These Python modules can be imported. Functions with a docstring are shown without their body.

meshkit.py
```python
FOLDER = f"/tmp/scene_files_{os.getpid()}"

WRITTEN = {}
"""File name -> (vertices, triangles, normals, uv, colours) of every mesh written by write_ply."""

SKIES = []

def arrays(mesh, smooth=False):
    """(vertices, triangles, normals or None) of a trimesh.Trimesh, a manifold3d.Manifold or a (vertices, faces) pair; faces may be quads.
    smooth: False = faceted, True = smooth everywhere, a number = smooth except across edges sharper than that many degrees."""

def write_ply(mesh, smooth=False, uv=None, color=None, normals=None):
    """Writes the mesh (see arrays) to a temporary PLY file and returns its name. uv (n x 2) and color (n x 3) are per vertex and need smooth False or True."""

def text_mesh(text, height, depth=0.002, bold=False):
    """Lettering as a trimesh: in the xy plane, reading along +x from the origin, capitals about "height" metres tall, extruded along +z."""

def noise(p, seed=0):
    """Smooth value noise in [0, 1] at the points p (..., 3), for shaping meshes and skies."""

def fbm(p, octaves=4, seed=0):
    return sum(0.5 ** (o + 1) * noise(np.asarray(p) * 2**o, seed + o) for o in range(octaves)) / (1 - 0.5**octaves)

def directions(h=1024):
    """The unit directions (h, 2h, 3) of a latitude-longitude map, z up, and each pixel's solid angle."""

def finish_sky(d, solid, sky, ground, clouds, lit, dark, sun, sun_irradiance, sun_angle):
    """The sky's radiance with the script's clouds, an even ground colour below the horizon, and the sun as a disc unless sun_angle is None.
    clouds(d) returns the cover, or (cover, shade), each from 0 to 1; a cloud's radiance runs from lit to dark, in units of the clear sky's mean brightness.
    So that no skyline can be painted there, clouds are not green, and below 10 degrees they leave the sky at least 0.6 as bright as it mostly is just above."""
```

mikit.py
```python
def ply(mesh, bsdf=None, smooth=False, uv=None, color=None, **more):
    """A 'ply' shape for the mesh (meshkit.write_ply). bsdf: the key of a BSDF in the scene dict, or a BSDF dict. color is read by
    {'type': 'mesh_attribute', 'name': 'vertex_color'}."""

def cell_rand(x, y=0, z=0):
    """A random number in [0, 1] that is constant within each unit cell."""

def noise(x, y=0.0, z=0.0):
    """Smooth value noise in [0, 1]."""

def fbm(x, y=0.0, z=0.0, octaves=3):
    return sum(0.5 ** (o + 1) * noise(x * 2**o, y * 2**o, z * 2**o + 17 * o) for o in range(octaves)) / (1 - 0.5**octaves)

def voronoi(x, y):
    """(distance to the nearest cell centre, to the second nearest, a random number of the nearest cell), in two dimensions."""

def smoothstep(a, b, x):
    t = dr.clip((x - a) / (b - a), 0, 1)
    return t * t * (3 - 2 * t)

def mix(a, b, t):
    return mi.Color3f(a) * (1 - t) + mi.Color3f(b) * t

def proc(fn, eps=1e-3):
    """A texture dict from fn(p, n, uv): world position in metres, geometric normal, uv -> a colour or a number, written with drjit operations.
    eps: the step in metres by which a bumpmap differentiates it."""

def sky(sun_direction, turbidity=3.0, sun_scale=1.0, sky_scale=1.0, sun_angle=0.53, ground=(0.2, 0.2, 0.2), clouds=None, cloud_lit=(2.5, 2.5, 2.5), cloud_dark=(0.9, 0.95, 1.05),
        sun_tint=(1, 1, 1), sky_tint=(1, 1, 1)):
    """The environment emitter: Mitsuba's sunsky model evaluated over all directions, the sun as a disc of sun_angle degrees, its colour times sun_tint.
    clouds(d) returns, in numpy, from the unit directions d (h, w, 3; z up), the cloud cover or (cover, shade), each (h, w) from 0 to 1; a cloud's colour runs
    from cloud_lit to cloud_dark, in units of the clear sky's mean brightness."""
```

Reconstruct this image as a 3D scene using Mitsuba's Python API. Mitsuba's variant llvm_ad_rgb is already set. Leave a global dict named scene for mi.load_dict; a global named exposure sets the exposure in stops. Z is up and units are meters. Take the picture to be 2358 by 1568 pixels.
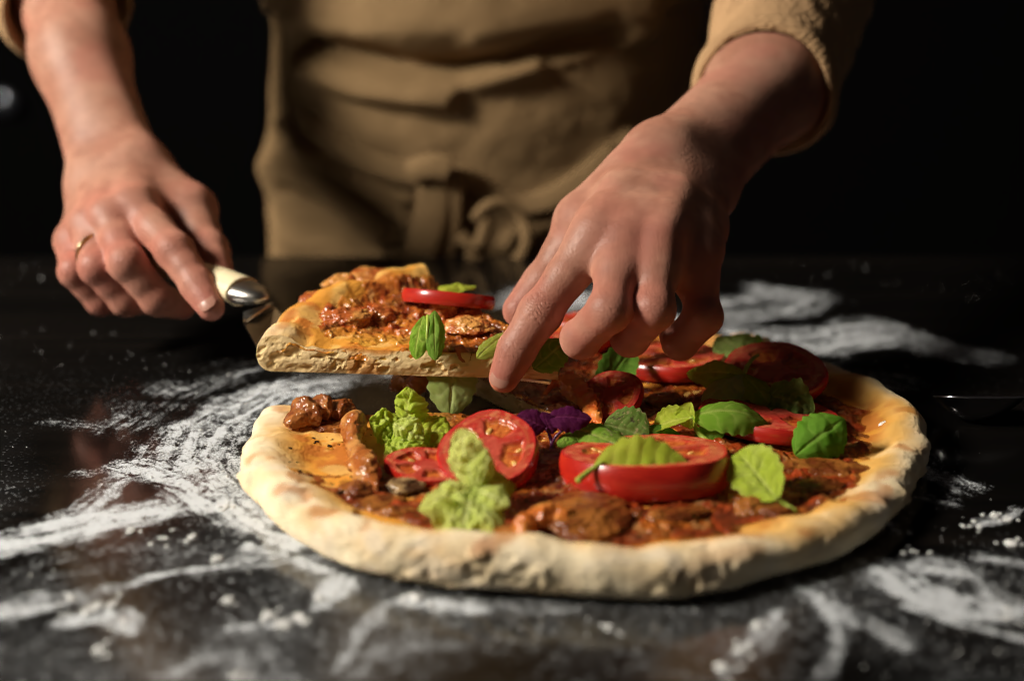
import math, numpy as np, trimesh, mitsuba as mi, drjit as dr, mikit, meshkit
from scipy import ndimage
from mikit import proc, noise as dnoise, fbm as dfbm, smoothstep as dss, mix as dmix
T = mi.ScalarTransform4f
scene, labels = {}, {}
rng = np.random.default_rng(7)

# ------------------------------------------------------------------ camera, light, exposure
W, H = 2358.0, 1568.0                       # pixel frame in which the photograph was measured
TX, PITCH = math.tan(math.radians(20)), 0.31928
EYE = np.array([-0.03364, -0.62921, 0.26259])
FWD = np.array([0, math.cos(PITCH), -math.sin(PITCH)]); RT = np.array([1, 0, 0.0]); UP = np.cross(RT, FWD)
scene['camera'] = {'type': 'thinlens', 'fov': 40.0, 'fov_axis': 'x', 'aperture_radius': 0.0078, 'focus_distance': 0.672,
                   'near_clip': 0.02, 'far_clip': 20.0,
                   'to_world': T().look_at(origin=EYE.tolist(), target=(EYE + FWD).tolist(), up=[0, 0, 1])}
exposure = 0.0
KEY_DIR = np.array([-0.84, -0.22, 0.60]); KEY_DIR = KEY_DIR / np.linalg.norm(KEY_DIR)
KEY_POS = np.array([-0.02, 0.05, 0.03]) + KEY_DIR * 1.55
scene['window_lamp'] = {'type': 'rectangle', 'to_world': T().look_at(origin=KEY_POS.tolist(), target=[-0.02, 0.05, 0.03], up=[0, 0, 1]).scale([0.17, 0.17, 1]),
                        'emitter': {'type': 'area', 'radiance': {'type': 'rgb', 'value': [112.0, 102.0, 88.0]}},
                        'bsdf': {'type': 'diffuse', 'reflectance': {'type': 'rgb', 'value': [0, 0, 0]}}}
labels['window_lamp'] = {'label': 'square soft lamp at the left that lights the table', 'category': 'lamp'}
scene['ambient'] = {'type': 'constant', 'radiance': {'type': 'rgb', 'value': [0.016, 0.0135, 0.013]}}


# ------------------------------------------------------------------ helpers
def ray(px, py): return FWD + RT * (px - W / 2) / (W / 2) * TX + UP * (H / 2 - py) / (W / 2) * TX
def A(px, py, z=0.0):
    d = ray(px, py); return EYE + d * ((z - EYE[2]) / d[2])
def Y(px, py, y):
    d = ray(px, py); return EYE + d * ((y - EYE[1]) / d[1])
def unit(v): v = np.asarray(v, float); return v / np.linalg.norm(v)
def sst(a, b, x):
    t = np.clip((x - a) / (b - a), 0, 1); return t * t * (3 - 2 * t)
def lerp(a, b, t): return np.asarray(a) * (1 - t[..., None]) + np.asarray(b) * t[..., None]
def nz(x, y, z=0.0, s=0):
    x, y, z = np.broadcast_arrays(x, y, z); return meshkit.noise(np.stack([x, y, z], -1), s)
def fb(x, y, z=0.0, o=4, s=0):
    x, y, z = np.broadcast_arrays(x, y, z); return meshkit.fbm(np.stack([x, y, z], -1), o, s)
def rgb(c): return {'type': 'rgb', 'value': list(map(float, c))}
VC = {'type': 'mesh_attribute', 'name': 'vertex_color'}
def put(key, mesh, bsdf, smooth=True, color=None, **k):
    scene[key] = mikit.ply(mesh, bsdf, smooth=smooth, color=color, **k)
def say(key, label, cat=None, group=None, kind=None):
    labels[key] = {a: b for a, b in (('label', label), ('category', cat), ('group', group), ('kind', kind)) if b}
def grid_faces(n, m, wrap=False):
    i, j = np.meshgrid(np.arange(n - 1), np.arange(m if wrap else m - 1), indexing='ij')
    j2 = (j + 1) % m
    return np.stack([i * m + j, (i + 1) * m + j, (i + 1) * m + j2, i * m + j2], -1).reshape(-1, 4)
def cat(parts):
    """[(verts, faces(3 or 4), colours or None)] -> one mesh + colours"""
    vs, fs, cs, n = [], [], [], 0
    for p in parts:
        v, f = np.asarray(p[0]).reshape(-1, 3), np.asarray(p[1])
        if f.shape[1] == 4: f = np.vstack([f[:, [0, 1, 2]], f[:, [0, 2, 3]]])
        vs.append(v); fs.append(f + n); n += len(v)
        if len(p) > 2 and p[2] is not None: cs.append(np.broadcast_to(np.asarray(p[2], float), v.shape) if np.ndim(p[2]) == 1 else p[2].reshape(-1, 3))
    return (np.vstack(vs), np.vstack(fs)), (np.vstack(cs) if cs else None)
def frames(P):
    P = np.asarray(P, float); t = np.gradient(P, axis=0); t /= np.linalg.norm(t, axis=1, keepdims=True)
    n = np.zeros_like(t); n[0] = np.cross(t[0], [0.3, 0.2, 0.9]); n[0] /= np.linalg.norm(n[0])
    for i in range(1, len(P)):
        v = n[i - 1] - t[i] * (n[i - 1] @ t[i]); n[i] = v / np.linalg.norm(v)
    return t, n, np.cross(t, n)
def spline(P, n):
    from scipy.interpolate import CubicSpline
    P = np.asarray(P, float); s = np.r_[0, np.cumsum(np.linalg.norm(np.diff(P, axis=0), axis=1))]
    return CubicSpline(s, P)(np.linspace(0, s[-1], n)) if len(P) > 2 else P[0] + (P[-1] - P[0]) * np.linspace(0, 1, n)[:, None]
def tube(P, r, n=14, flat=1.0, axis=None):
    """closed tube along P; flat squeezes it along the second frame axis, which lies towards axis"""
    P = np.asarray(P, float); r = np.broadcast_to(np.asarray(r, float), (len(P),))
    t, u, v = frames(P)
    if axis is not None:
        v = np.asarray(axis, float) - t * (t @ np.asarray(axis, float))[:, None]; v /= np.linalg.norm(v, axis=1, keepdims=True); u = np.cross(v, t)
    a = np.arange(n) / n * 2 * np.pi
    R = P[:, None] + r[:, None, None] * (np.cos(a)[None, :, None] * u[:, None] + flat * np.sin(a)[None, :, None] * v[:, None])
    R = np.concatenate([np.repeat(P[:1, None], n, 1), R, np.repeat(P[-1:, None], n, 1)], 0)
    return R.reshape(-1, 3), grid_faces(len(R), n, True)[:, ::-1]
ICO = {k: trimesh.creation.icosphere(k) for k in (1, 2, 3, 4, 5)}
def blob(c, r, seed=0, amp=0.25, freq=1.6, sub=4, rot=0.0):
    v = ICO[sub].vertices.copy(); d = 1 + amp * (fb(*(v * freq + 7.3 * seed + 40).T, o=4, s=seed) - 0.5) * 2
    v = v * d[:, None] * np.asarray(r, float)
    cr, sr = math.cos(rot), math.sin(rot)
    v = v @ np.array([[cr, sr, 0], [-sr, cr, 0], [0, 0, 1]])
    return v + np.asarray(c, float), ICO[sub].faces

# ------------------------------------------------------------------ materials
def vcol(name, rough, spec=0.5, **k):
    scene[name] = {'type': 'twosided', 'bsdf': {'type': 'principled', 'base_color': VC, 'roughness': rough, 'specular': spec, **k}}
def bump(name, inner, fn, scale, eps=2e-4):
    scene[name] = {'type': 'twosided', 'bsdf': {'type': 'bumpmap', 'arbitrary': proc(fn, eps), 'scale': scale, 'bsdf': inner}}
def plain(name, c, rough, spec=0.5, **k):
    scene[name] = {'type': 'twosided', 'bsdf': {'type': 'principled', 'base_color': rgb(c), 'roughness': rough, 'specular': spec, **k}}

bump('mat_dough', {'type': 'principled', 'base_color': VC, 'roughness': 0.75, 'specular': 0.25, 'flatness': 0.6, 'sheen': 0.15},
     lambda p, n, uv: dfbm(p.x * 600, p.y * 600, p.z * 600, 3) + 0.5 * dnoise(p.x * 2600, p.y * 2600, p.z * 2600), 0.0006)
bump('mat_sauce', {'type': 'principled', 'base_color': VC, 'roughness': 0.23, 'specular': 0.55, 'flatness': 0.3, 'clearcoat': 0.6, 'clearcoat_gloss': 0.9},
     lambda p, n, uv: dfbm(p.x * 420, p.y * 420, p.z * 420, 3), 0.0016)
bump('mat_flesh', {'type': 'principled', 'base_color': VC, 'roughness': 0.27, 'specular': 0.55, 'flatness': 0.5},
     lambda p, n, uv: dfbm(p.x * 700, p.y * 700, p.z * 700, 3), 0.0006)
scene['mat_tomato_skin'] = {'type': 'twosided', 'bsdf': {'type': 'principled', 'base_color': proc(lambda p, n, uv: dmix((0.30, 0.005, 0.004), (0.46, 0.022, 0.008), dfbm(p.x * 110, p.y * 110, p.z * 240, 3))), 'roughness': 0.27, 'specular': 0.5, 'clearcoat': 0.8, 'clearcoat_gloss': 0.93, 'flatness': 0.4}}
scene['mat_leaf'] = {'type': 'principledthin', 'base_color': VC, 'roughness': 0.27, 'eta': 1.55, 'diff_trans': 0.9, 'spec_trans': 0.0}
plain('mat_stem', (0.32, 0.42, 0.06), 0.4, flatness=0.5)
plain('mat_purple_stem', (0.09, 0.012, 0.07), 0.35)
plain('mat_seed', (0.62, 0.36, 0.10), 0.25, 0.6)
plain('mat_salt', (0.8, 0.78, 0.72), 0.3)
plain('mat_pepper', (0.02, 0.010, 0.005), 0.8, 0.1)
plain('mat_steel', (0.62, 0.62, 0.63), 0.16, metallic=1.0)
plain('mat_cap', (0.72, 0.78, 0.90), 0.22, metallic=1.0)
plain('mat_gold', (0.80, 0.56, 0.25), 0.2, metallic=1.0)
plain('mat_handle', (0.78, 0.68, 0.44), 0.35)
scene['mat_black'] = {'type': 'twosided', 'bsdf': {'type': 'diffuse', 'reflectance': rgb((0.0015, 0.0015, 0.0018))}}
plain('mat_wall', (0.0015, 0.0015, 0.0017), 0.9, 0.1)
plain('mat_nail', (0.41, 0.205, 0.155), 0.34, 0.4, flatness=0.5)
plain('mat_flour', (0.72, 0.73, 0.72), 0.9, 0.1)
bump('mat_apron', {'type': 'principled', 'base_color': rgb((0.20, 0.128, 0.060)), 'roughness': 0.85, 'specular': 0.2, 'sheen': 0.3},
     lambda p, n, uv: dnoise(p.x * 1300, p.y * 300, p.z * 1300) + dfbm(p.x * 120, p.y * 120, p.z * 120, 3), 0.0006)
bump('mat_knit', {'type': 'principled', 'base_color': rgb((0.40, 0.25, 0.13)), 'roughness': 0.9, 'specular': 0.15, 'sheen': 0.5},
     lambda p, n, uv: dnoise(p.x * 500, p.y * 500, p.z * 500), 0.0012)

# ------------------------------------------------------------------ table with its film of flour
STROKES = [  # polyline in photograph pixels on the table, half width (m), strength
    ([(1050, 870), (800, 870), (620, 900), (480, 980), (430, 1060), (500, 1140), (640, 1200)], 0.026, 0.72),
    ([(900, 800), (640, 830), (420, 900), (330, 960)], 0.028, 0.42),
    ([(560, 960), (500, 1010), (520, 1080), (600, 1140)], 0.012, 0.62),
    ([(330, 1080), (420, 1110), (560, 1190), (690, 1240)], 0.017, 0.95),
    ([(140, 965), (300, 975)], 0.012, 0.32),
    ([(-40, 1250), (120, 1225), (330, 1190)], 0.016, 0.95),
    ([(180, 1180), (270, 1110)], 0.011, 0.60),
    ([(300, 1075), (200, 1090)], 0.008, 0.42),
    ([(-60, 1420), (180, 1370), (420, 1320), (660, 1280), (740, 1270)], 0.010, 0.66),
    ([(600, 1250), (720, 1290)], 0.012, 0.7),
    ([(760, 1330), (730, 1390)], 0.009, 0.85),
    ([(900, 1400), (800, 1520)], 0.010, 0.5),
    ([(190, 1410), (260, 1395), (300, 1430)], 0.008, 0.7),
    ([(560, 1440), (700, 1430)], 0.009, 0.55),
    ([(420, 1530), (560, 1480), (640, 1560)], 0.020, 0.42),
    ([(860, 1490), (980, 1460)], 0.012, 0.4),
    ([(960, 1370), (1080, 1395)], 0.008, 0.8),
    ([(1080, 1400), (1300, 1410)], 0.008, 0.42),
    ([(1660, 700), (1760, 680), (1860, 690), (1800, 720), (1700, 730)], 0.026, 0.55),
    ([(1700, 760), (1850, 770), (2000, 750), (2130, 800), (2250, 820)], 0.024, 0.62),
    ([(1900, 800), (1990, 780)], 0.022, 0.8),
    ([(1880, 850), (2060, 880)], 0.024, 0.38),
    ([(2110, 1060), (2200, 1110)], 0.014, 0.6),
    ([(2060, 1140), (2180, 1150)], 0.010, 0.42),
    ([(2010, 1310), (2090, 1370), (2190, 1400), (2310, 1405)], 0.013, 0.95),
    ([(2130, 1310), (2240, 1330), (2300, 1380)], 0.014, 0.72),
    ([(2080, 1390), (2180, 1425), (2358, 1470), (2440, 1480)], 0.005, 0.8),
    ([(1890, 1380), (1930, 1430), (1930, 1490), (1890, 1540)], 0.008, 0.7),
    ([(1780, 1400), (1740, 1450), (1700, 1500), (1640, 1560)], 0.009, 0.62),
    ([(1920, 1400), (2000, 1440), (2080, 1470)], 0.012, 0.52),
    ([(1830, 1350), (1900, 1370)], 0.010, 0.5),
    ([(2270, 1200), (2330, 1180)], 0.008, 0.62),
    ([(2290, 1290), (2360, 1300)], 0.008, 0.6),
    ([(1200, 690), (1420, 690), (1560, 745)], 0.030, 0.7),
    ([(600, 1440), (900, 1490), (1300, 1480), (1700, 1540)], 0.055, 0.27),
    ([(0, 1540), (500, 1500), (900, 1560)], 0.04, 0.27),
    ([(60, 1330), (500, 1250), (720, 1330)], 0.035, 0.29),
    ([(1300, 1530), (1900, 1500), (2300, 1520)], 0.04, 0.25),
]
STROKES = [(np.array([A(*q)[:2] for q in P]), w, g) for P, w, g in STROKES]

def flour_mask(x, y):
    """drjit: how much flour lies at a place of the table (0..1)"""
    e1 = dfbm(x * 45, y * 45, 3.0, 3) - 0.5
    e2 = dfbm(x * 260, y * 260, 9.0, 3) - 0.5
    x0, y0 = x, y
    x = x + 0.010 * (dnoise(x * 30, y * 30, 11.0) - 0.5) + 0.003 * (dnoise(x * 110, y * 110, 12.0) - 0.5)
    y = y + 0.010 * (dnoise(x0 * 30, y0 * 30, 13.0) - 0.5) + 0.003 * (dnoise(x0 * 110, y0 * 110, 14.0) - 0.5)
    best, bs, bt = mi.Float(0), mi.Float(0), mi.Float(0)
    for P, w, g in STROKES:
        dmin, sm, tm, L = mi.Float(9), mi.Float(0), mi.Float(0), 0.0
        for a, b in zip(P[:-1], P[1:]):
            ab = b - a; l = float(np.linalg.norm(ab)); ux, uy = ab / l
            px, py = x - float(a[0]), y - float(a[1])
            s = px * float(ux) + py * float(uy); t = py * float(ux) - px * float(uy)
            sc = dr.clip(s, 0, l); d = dr.sqrt(dr.square(s - sc) + dr.square(t))
            c = d < dmin
            sm, tm, dmin = dr.select(c, s + L, sm), dr.select(c, t, tm), dr.select(c, d, dmin)
            L += l
        m = g * dss(1.35, 0.10, dmin / w + e1 * 1.3)
        c = m > best
        best, bs, bt = dr.select(c, m, best), dr.select(c, sm, bs), dr.select(c, tm, bt)
    streak = dnoise(bs * 26, bt * 420, 1.0) * 0.6 + dnoise(bs * 60, bt * 1100, 4.0) * 0.4
    grain = dfbm(x * 1500, y * 1500, 2.0, 2)
    m = best * (0.66 + 0.5 * dss(0.25, 0.7, streak)) + best * (e2 * 1.1 + (grain - 0.5) * 0.9)
    fine = dnoise(x0 * 1100, y0 * 1100, 21.0) * 0.6 + dnoise(x0 * 2300, y0 * 2300, 22.0) * 0.4
    m = 0.88 * dss(0.62 * fine - 0.12, 0.62 * fine + 0.52, m - 0.06) * dss(0.03, 0.35, m)
    wide = dfbm(x * 14 + 3, y * 14, 5.0, 2)
    speck = dss(0.80, 0.92, dnoise(x0 * 950, y0 * 950, 7.0)) * dss(0.36, 0.62, wide) * (0.05 * dss(0.25, 0.02, y) + 0.5 * dss(0.02, -0.1, y))
    film = 0.035 * dss(0.08, -0.14, y) * dss(0.35, 0.75, wide) * (0.4 + grain)
    return dr.clip(dr.maximum(m, dr.maximum(speck, film)), 0, 1)

scene['mat_table_bare'] = {'type': 'principled', 'base_color': proc(lambda p, n, uv: dmix((0.003, 0.0028, 0.0026), (0.011, 0.0085, 0.007), dnoise(p.x * 9, p.y * 160, 0.0) * dfbm(p.x * 5, p.y * 30, 2.0, 2))),
                           'roughness': 0.13, 'specular': 0.5}
scene['mat_table_flour'] = {'type': 'principled', 'base_color': rgb((0.64, 0.68, 0.72)), 'roughness': 0.95, 'specular': 0.1}
scene['mat_table'] = {'type': 'twosided', 'bsdf': {'type': 'blendbsdf', 'weight': proc(lambda p, n, uv: flour_mask(p.x, p.y)),
                      'first': {'type': 'ref', 'id': 'mat_table_bare'}, 'second': {'type': 'ref', 'id': 'mat_table_flour'}}}
import manifold3d as m3
cs = m3.CrossSection([[(-1.1, -0.56), (1.1, -0.56), (1.1, 0.362), (-1.1, 0.362)]])
slab = m3.Manifold.extrude(cs, 0.034).translate((0, 0, -0.037))
top = m3.Manifold.extrude(cs.offset(-0.003, m3.JoinType.Round), 0.037).translate((0, 0, -0.037))
put('table__top', (slab + top).trim_by_plane((0, 0, 1), -1), 'mat_table', smooth=False)
for i, (x, y) in enumerate(((-1.0, -0.46), (1.0, -0.46), (-1.0, 0.27), (1.0, 0.27))):
    leg = trimesh.creation.box((0.06, 0.06, 0.70)); leg.apply_translation((x, y, -0.387))
    put('table__leg' + (f'_{i:03d}' if i else ''), leg, 'mat_black', smooth=False)
say('table', 'dark polished table smeared and dusted with white flour', 'table')

gx, gy = rng.uniform(-0.46, 0.40, 260000), rng.uniform(-0.34, 0.34, 260000)
fm = np.array(flour_mask(mi.Float(gx.astype(np.float32)), mi.Float(gy.astype(np.float32))))
halo = nz(gx * 18, gy * 18, 1.0)
keep = rng.random(len(gx)) < np.clip(0.36 * fm ** 1.2 + (0.010 + 0.11 * sst(0.0, -0.15, gy)) * sst(0.45, 0.8, halo), 0, 1)
keep &= (np.hypot(gx, gy) > 0.152) | ((gx < -0.02) & (gy > 0.02))
gx, gy, fm = gx[keep], gy[keep], fm[keep]
gr = np.exp(rng.normal(math.log(0.00023), 0.5, len(gx))); gr = np.minimum(gr, 0.0009)
octv = np.array([[1, 0, 0], [-1, 0, 0], [0, 1, 0], [0, -1, 0], [0, 0, 1], [0, 0, -.6]], float)
octf = np.array([[0, 2, 4], [2, 1, 4], [1, 3, 4], [3, 0, 4], [2, 0, 5], [1, 2, 5], [3, 1, 5], [0, 3, 5]])
V = octv[None] * gr[:, None, None] * rng.uniform(0.6, 1.3, (len(gx), 6, 1)) + np.stack([gx, gy, gr * 0.35], -1)[:, None]
parts = [(V.reshape(-1, 3), (octf[None] + np.arange(len(gx))[:, None, None] * 6).reshape(-1, 3))]
CL = [(230, 1500), (205, 1412), (225, 1400), (260, 1395), (285, 1432), (525, 1385), (545, 1560), (650, 1440), (690, 1425), (735, 1380), (950, 1370), (2070, 1225), (2320, 1200), (2290, 1190), (2255, 1215), (2325, 1420),
      (1660, 1540), (1745, 1440), (1700, 1500), (2100, 1270), (2330, 1255), (160, 1375), (500, 1290), (620, 1420), (520, 1170), (960, 1380), (1400, 1450), (440, 1240), (300, 1225), (370, 1240)]
for i, q in enumerate(CL):
    c = A(*q)
    for k in range(6):
        r = rng.uniform(0.0005, 0.0017) * (1.25 if k == 0 else 0.6)
        o = rng.normal(0, 0.003, 2) * (k > 0)
        parts.append(blob((c[0] + o[0], c[1] + o[1], r * 0.4), (r * 1.35, r, r * 0.6), seed=i * 4 + k, amp=0.75, freq=2.2, sub=3, rot=rng.uniform(0, 3)))
put('flour', cat(parts)[0], 'mat_flour', smooth=False)
say('flour', 'loose white flour grains and small clumps scattered over the dark table', 'flour', kind='stuff')

wall = trimesh.creation.box((5.0, 0.1, 3.2)); wall.apply_translation((0, 1.75, 0.7))
put('wall', wall, 'mat_wall', smooth=False)
say('wall', 'unlit black kitchen wall behind the person', kind='structure')

# ------------------------------------------------------------------ pizza
PC = np.array([-0.009, 0.014])               # where the cuts meet
CUT0, CUT1 = math.radians(179.0), math.radians(127.0)
def rim(a):                                  # outline of the pizza round its own centre
    a = np.asarray(a)
    return 0.159 + 0.0035 * np.sin(2 * a + 0.6) + 0.0022 * np.sin(5 * a + 1.0) + 0.0014 * np.sin(9 * a + 2) + 0.0014 * (nz(np.cos(a) * 9 + 20, np.sin(a) * 9 + 20) - 0.5) * 2
def edge_dist(x, y): return rim(np.arctan2(y, x)) - np.hypot(x, y)
def rim_h(a):
    return 0.0172 + 0.0030 * (nz(np.cos(a) * 4 + 11, np.sin(a) * 4 + 11, 2) - 0.5) * 2 + 0.0010 * (nz(np.cos(a) * 11 + 11, np.sin(a) * 11 + 11, 5) - 0.5) * 2 + 0.0022 * np.exp(-((np.mod(a - 4.4 + np.pi, 2 * np.pi) - np.pi) / 0.55) ** 2)
def rim_w(a): return 0.023 - 0.006 * sst(0.1, 0.8, np.cos(a)) + 0.008 * (nz(np.cos(a) * 5 + 5, np.sin(a) * 5 + 15, 1) - 0.5) * 2
def dough_top(x, y):
    a = np.arctan2(y, x); d = edge_dist(x, y); c = 0.0105
    t0 = 0.0105 + 0.0022 * (fb(x * 40, y * 40, 3.0, 3, 5) - 0.5) * 2
    s = 1 - sst(0, 1, (d - c) / rim_w(a))
    dim = 0.0022 * sst(0.62, 0.85, nz(x * 75, y * 75, 1.0, 9)) * sst(0, .5, s)
    return t0 + (rim_h(a) - t0) * s - dim + (0.0022 * (fb(x * 85, y * 85, 1.0, 3, 8) - 0.5) - 0.0006 * sst(0.12, 0.0, np.abs(nz(x * 60, y * 60, 2.0, 18) - 0.5))) * s
CREAM, CREAM2, ORANGE, AMBER, BROWN = (0.81, 0.69, 0.47), (0.73, 0.57, 0.34), (0.62, 0.27, 0.035), (0.66, 0.36, 0.06), (0.22, 0.055, 0.012)
def dough_colour(x, y, z, side, stain=0.0):
    d = edge_dist(x, y) - 0.010 + 0.004 * sst(0.0, 0.09, x) + stain * 0.034 * sst(0.02, 0.055, y) + 0.022 * (fb(x * 38, y * 38, 0.0, 3, 3) - 0.5)
    c = lerp(CREAM, CREAM2, sst(0.35, 0.7, fb(x * 60, y * 60, z * 60, 3, 1)))
    c = lerp(c, (0.70, 0.62, 0.50), 0.5 * sst(0.5, 0.7, fb(x * 90, y * 90, z * 90, 3, 14)))
    c = lerp(c, (0.60, 0.38, 0.15), 0.65 * sst(0.48, 0.68, fb(x * 48, y * 48, z * 70, 4, 37)) * sst(0.010, 0.016, z))
    c = lerp(c, (0.50, 0.40, 0.26), 0.6 * sst(0.60, 0.72, fb(x * 70, y * 70, z * 90, 4, 39)))
    c = lerp(c, AMBER, 0.8 * sst(-0.004, 0.012, d) * (1 - side))
    c = lerp(c, ORANGE, sst(0.006, 0.020, d) * (1 - side))
    c = lerp(c, (0.50, 0.22, 0.05), 0.45 * sst(0.55, 0.7, fb(x * 24, y * 24, z * 60, 3, 33)) * (1 - 0.6 * side))
    m_ = sst(0.006, 0.020, d) * (1 - side)
    c = lerp(c, (0.42, 0.11, 0.018), 0.7 * m_ * sst(0.5, 0.64, fb(x * 65, y * 65, 3.0, 4, 51))); c = lerp(c, (0.70, 0.46, 0.14), 0.6 * m_ * sst(0.52, 0.66, fb(x * 80, y * 80, 5.0, 4, 52)))
    spot = sst(0.66, 0.76, fb(x * 55, y * 55, z * 55, 3, 21)) * (1 - side)
    c = lerp(c, (0.46, 0.17, 0.035), 0.65 * spot)
    return c
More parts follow.
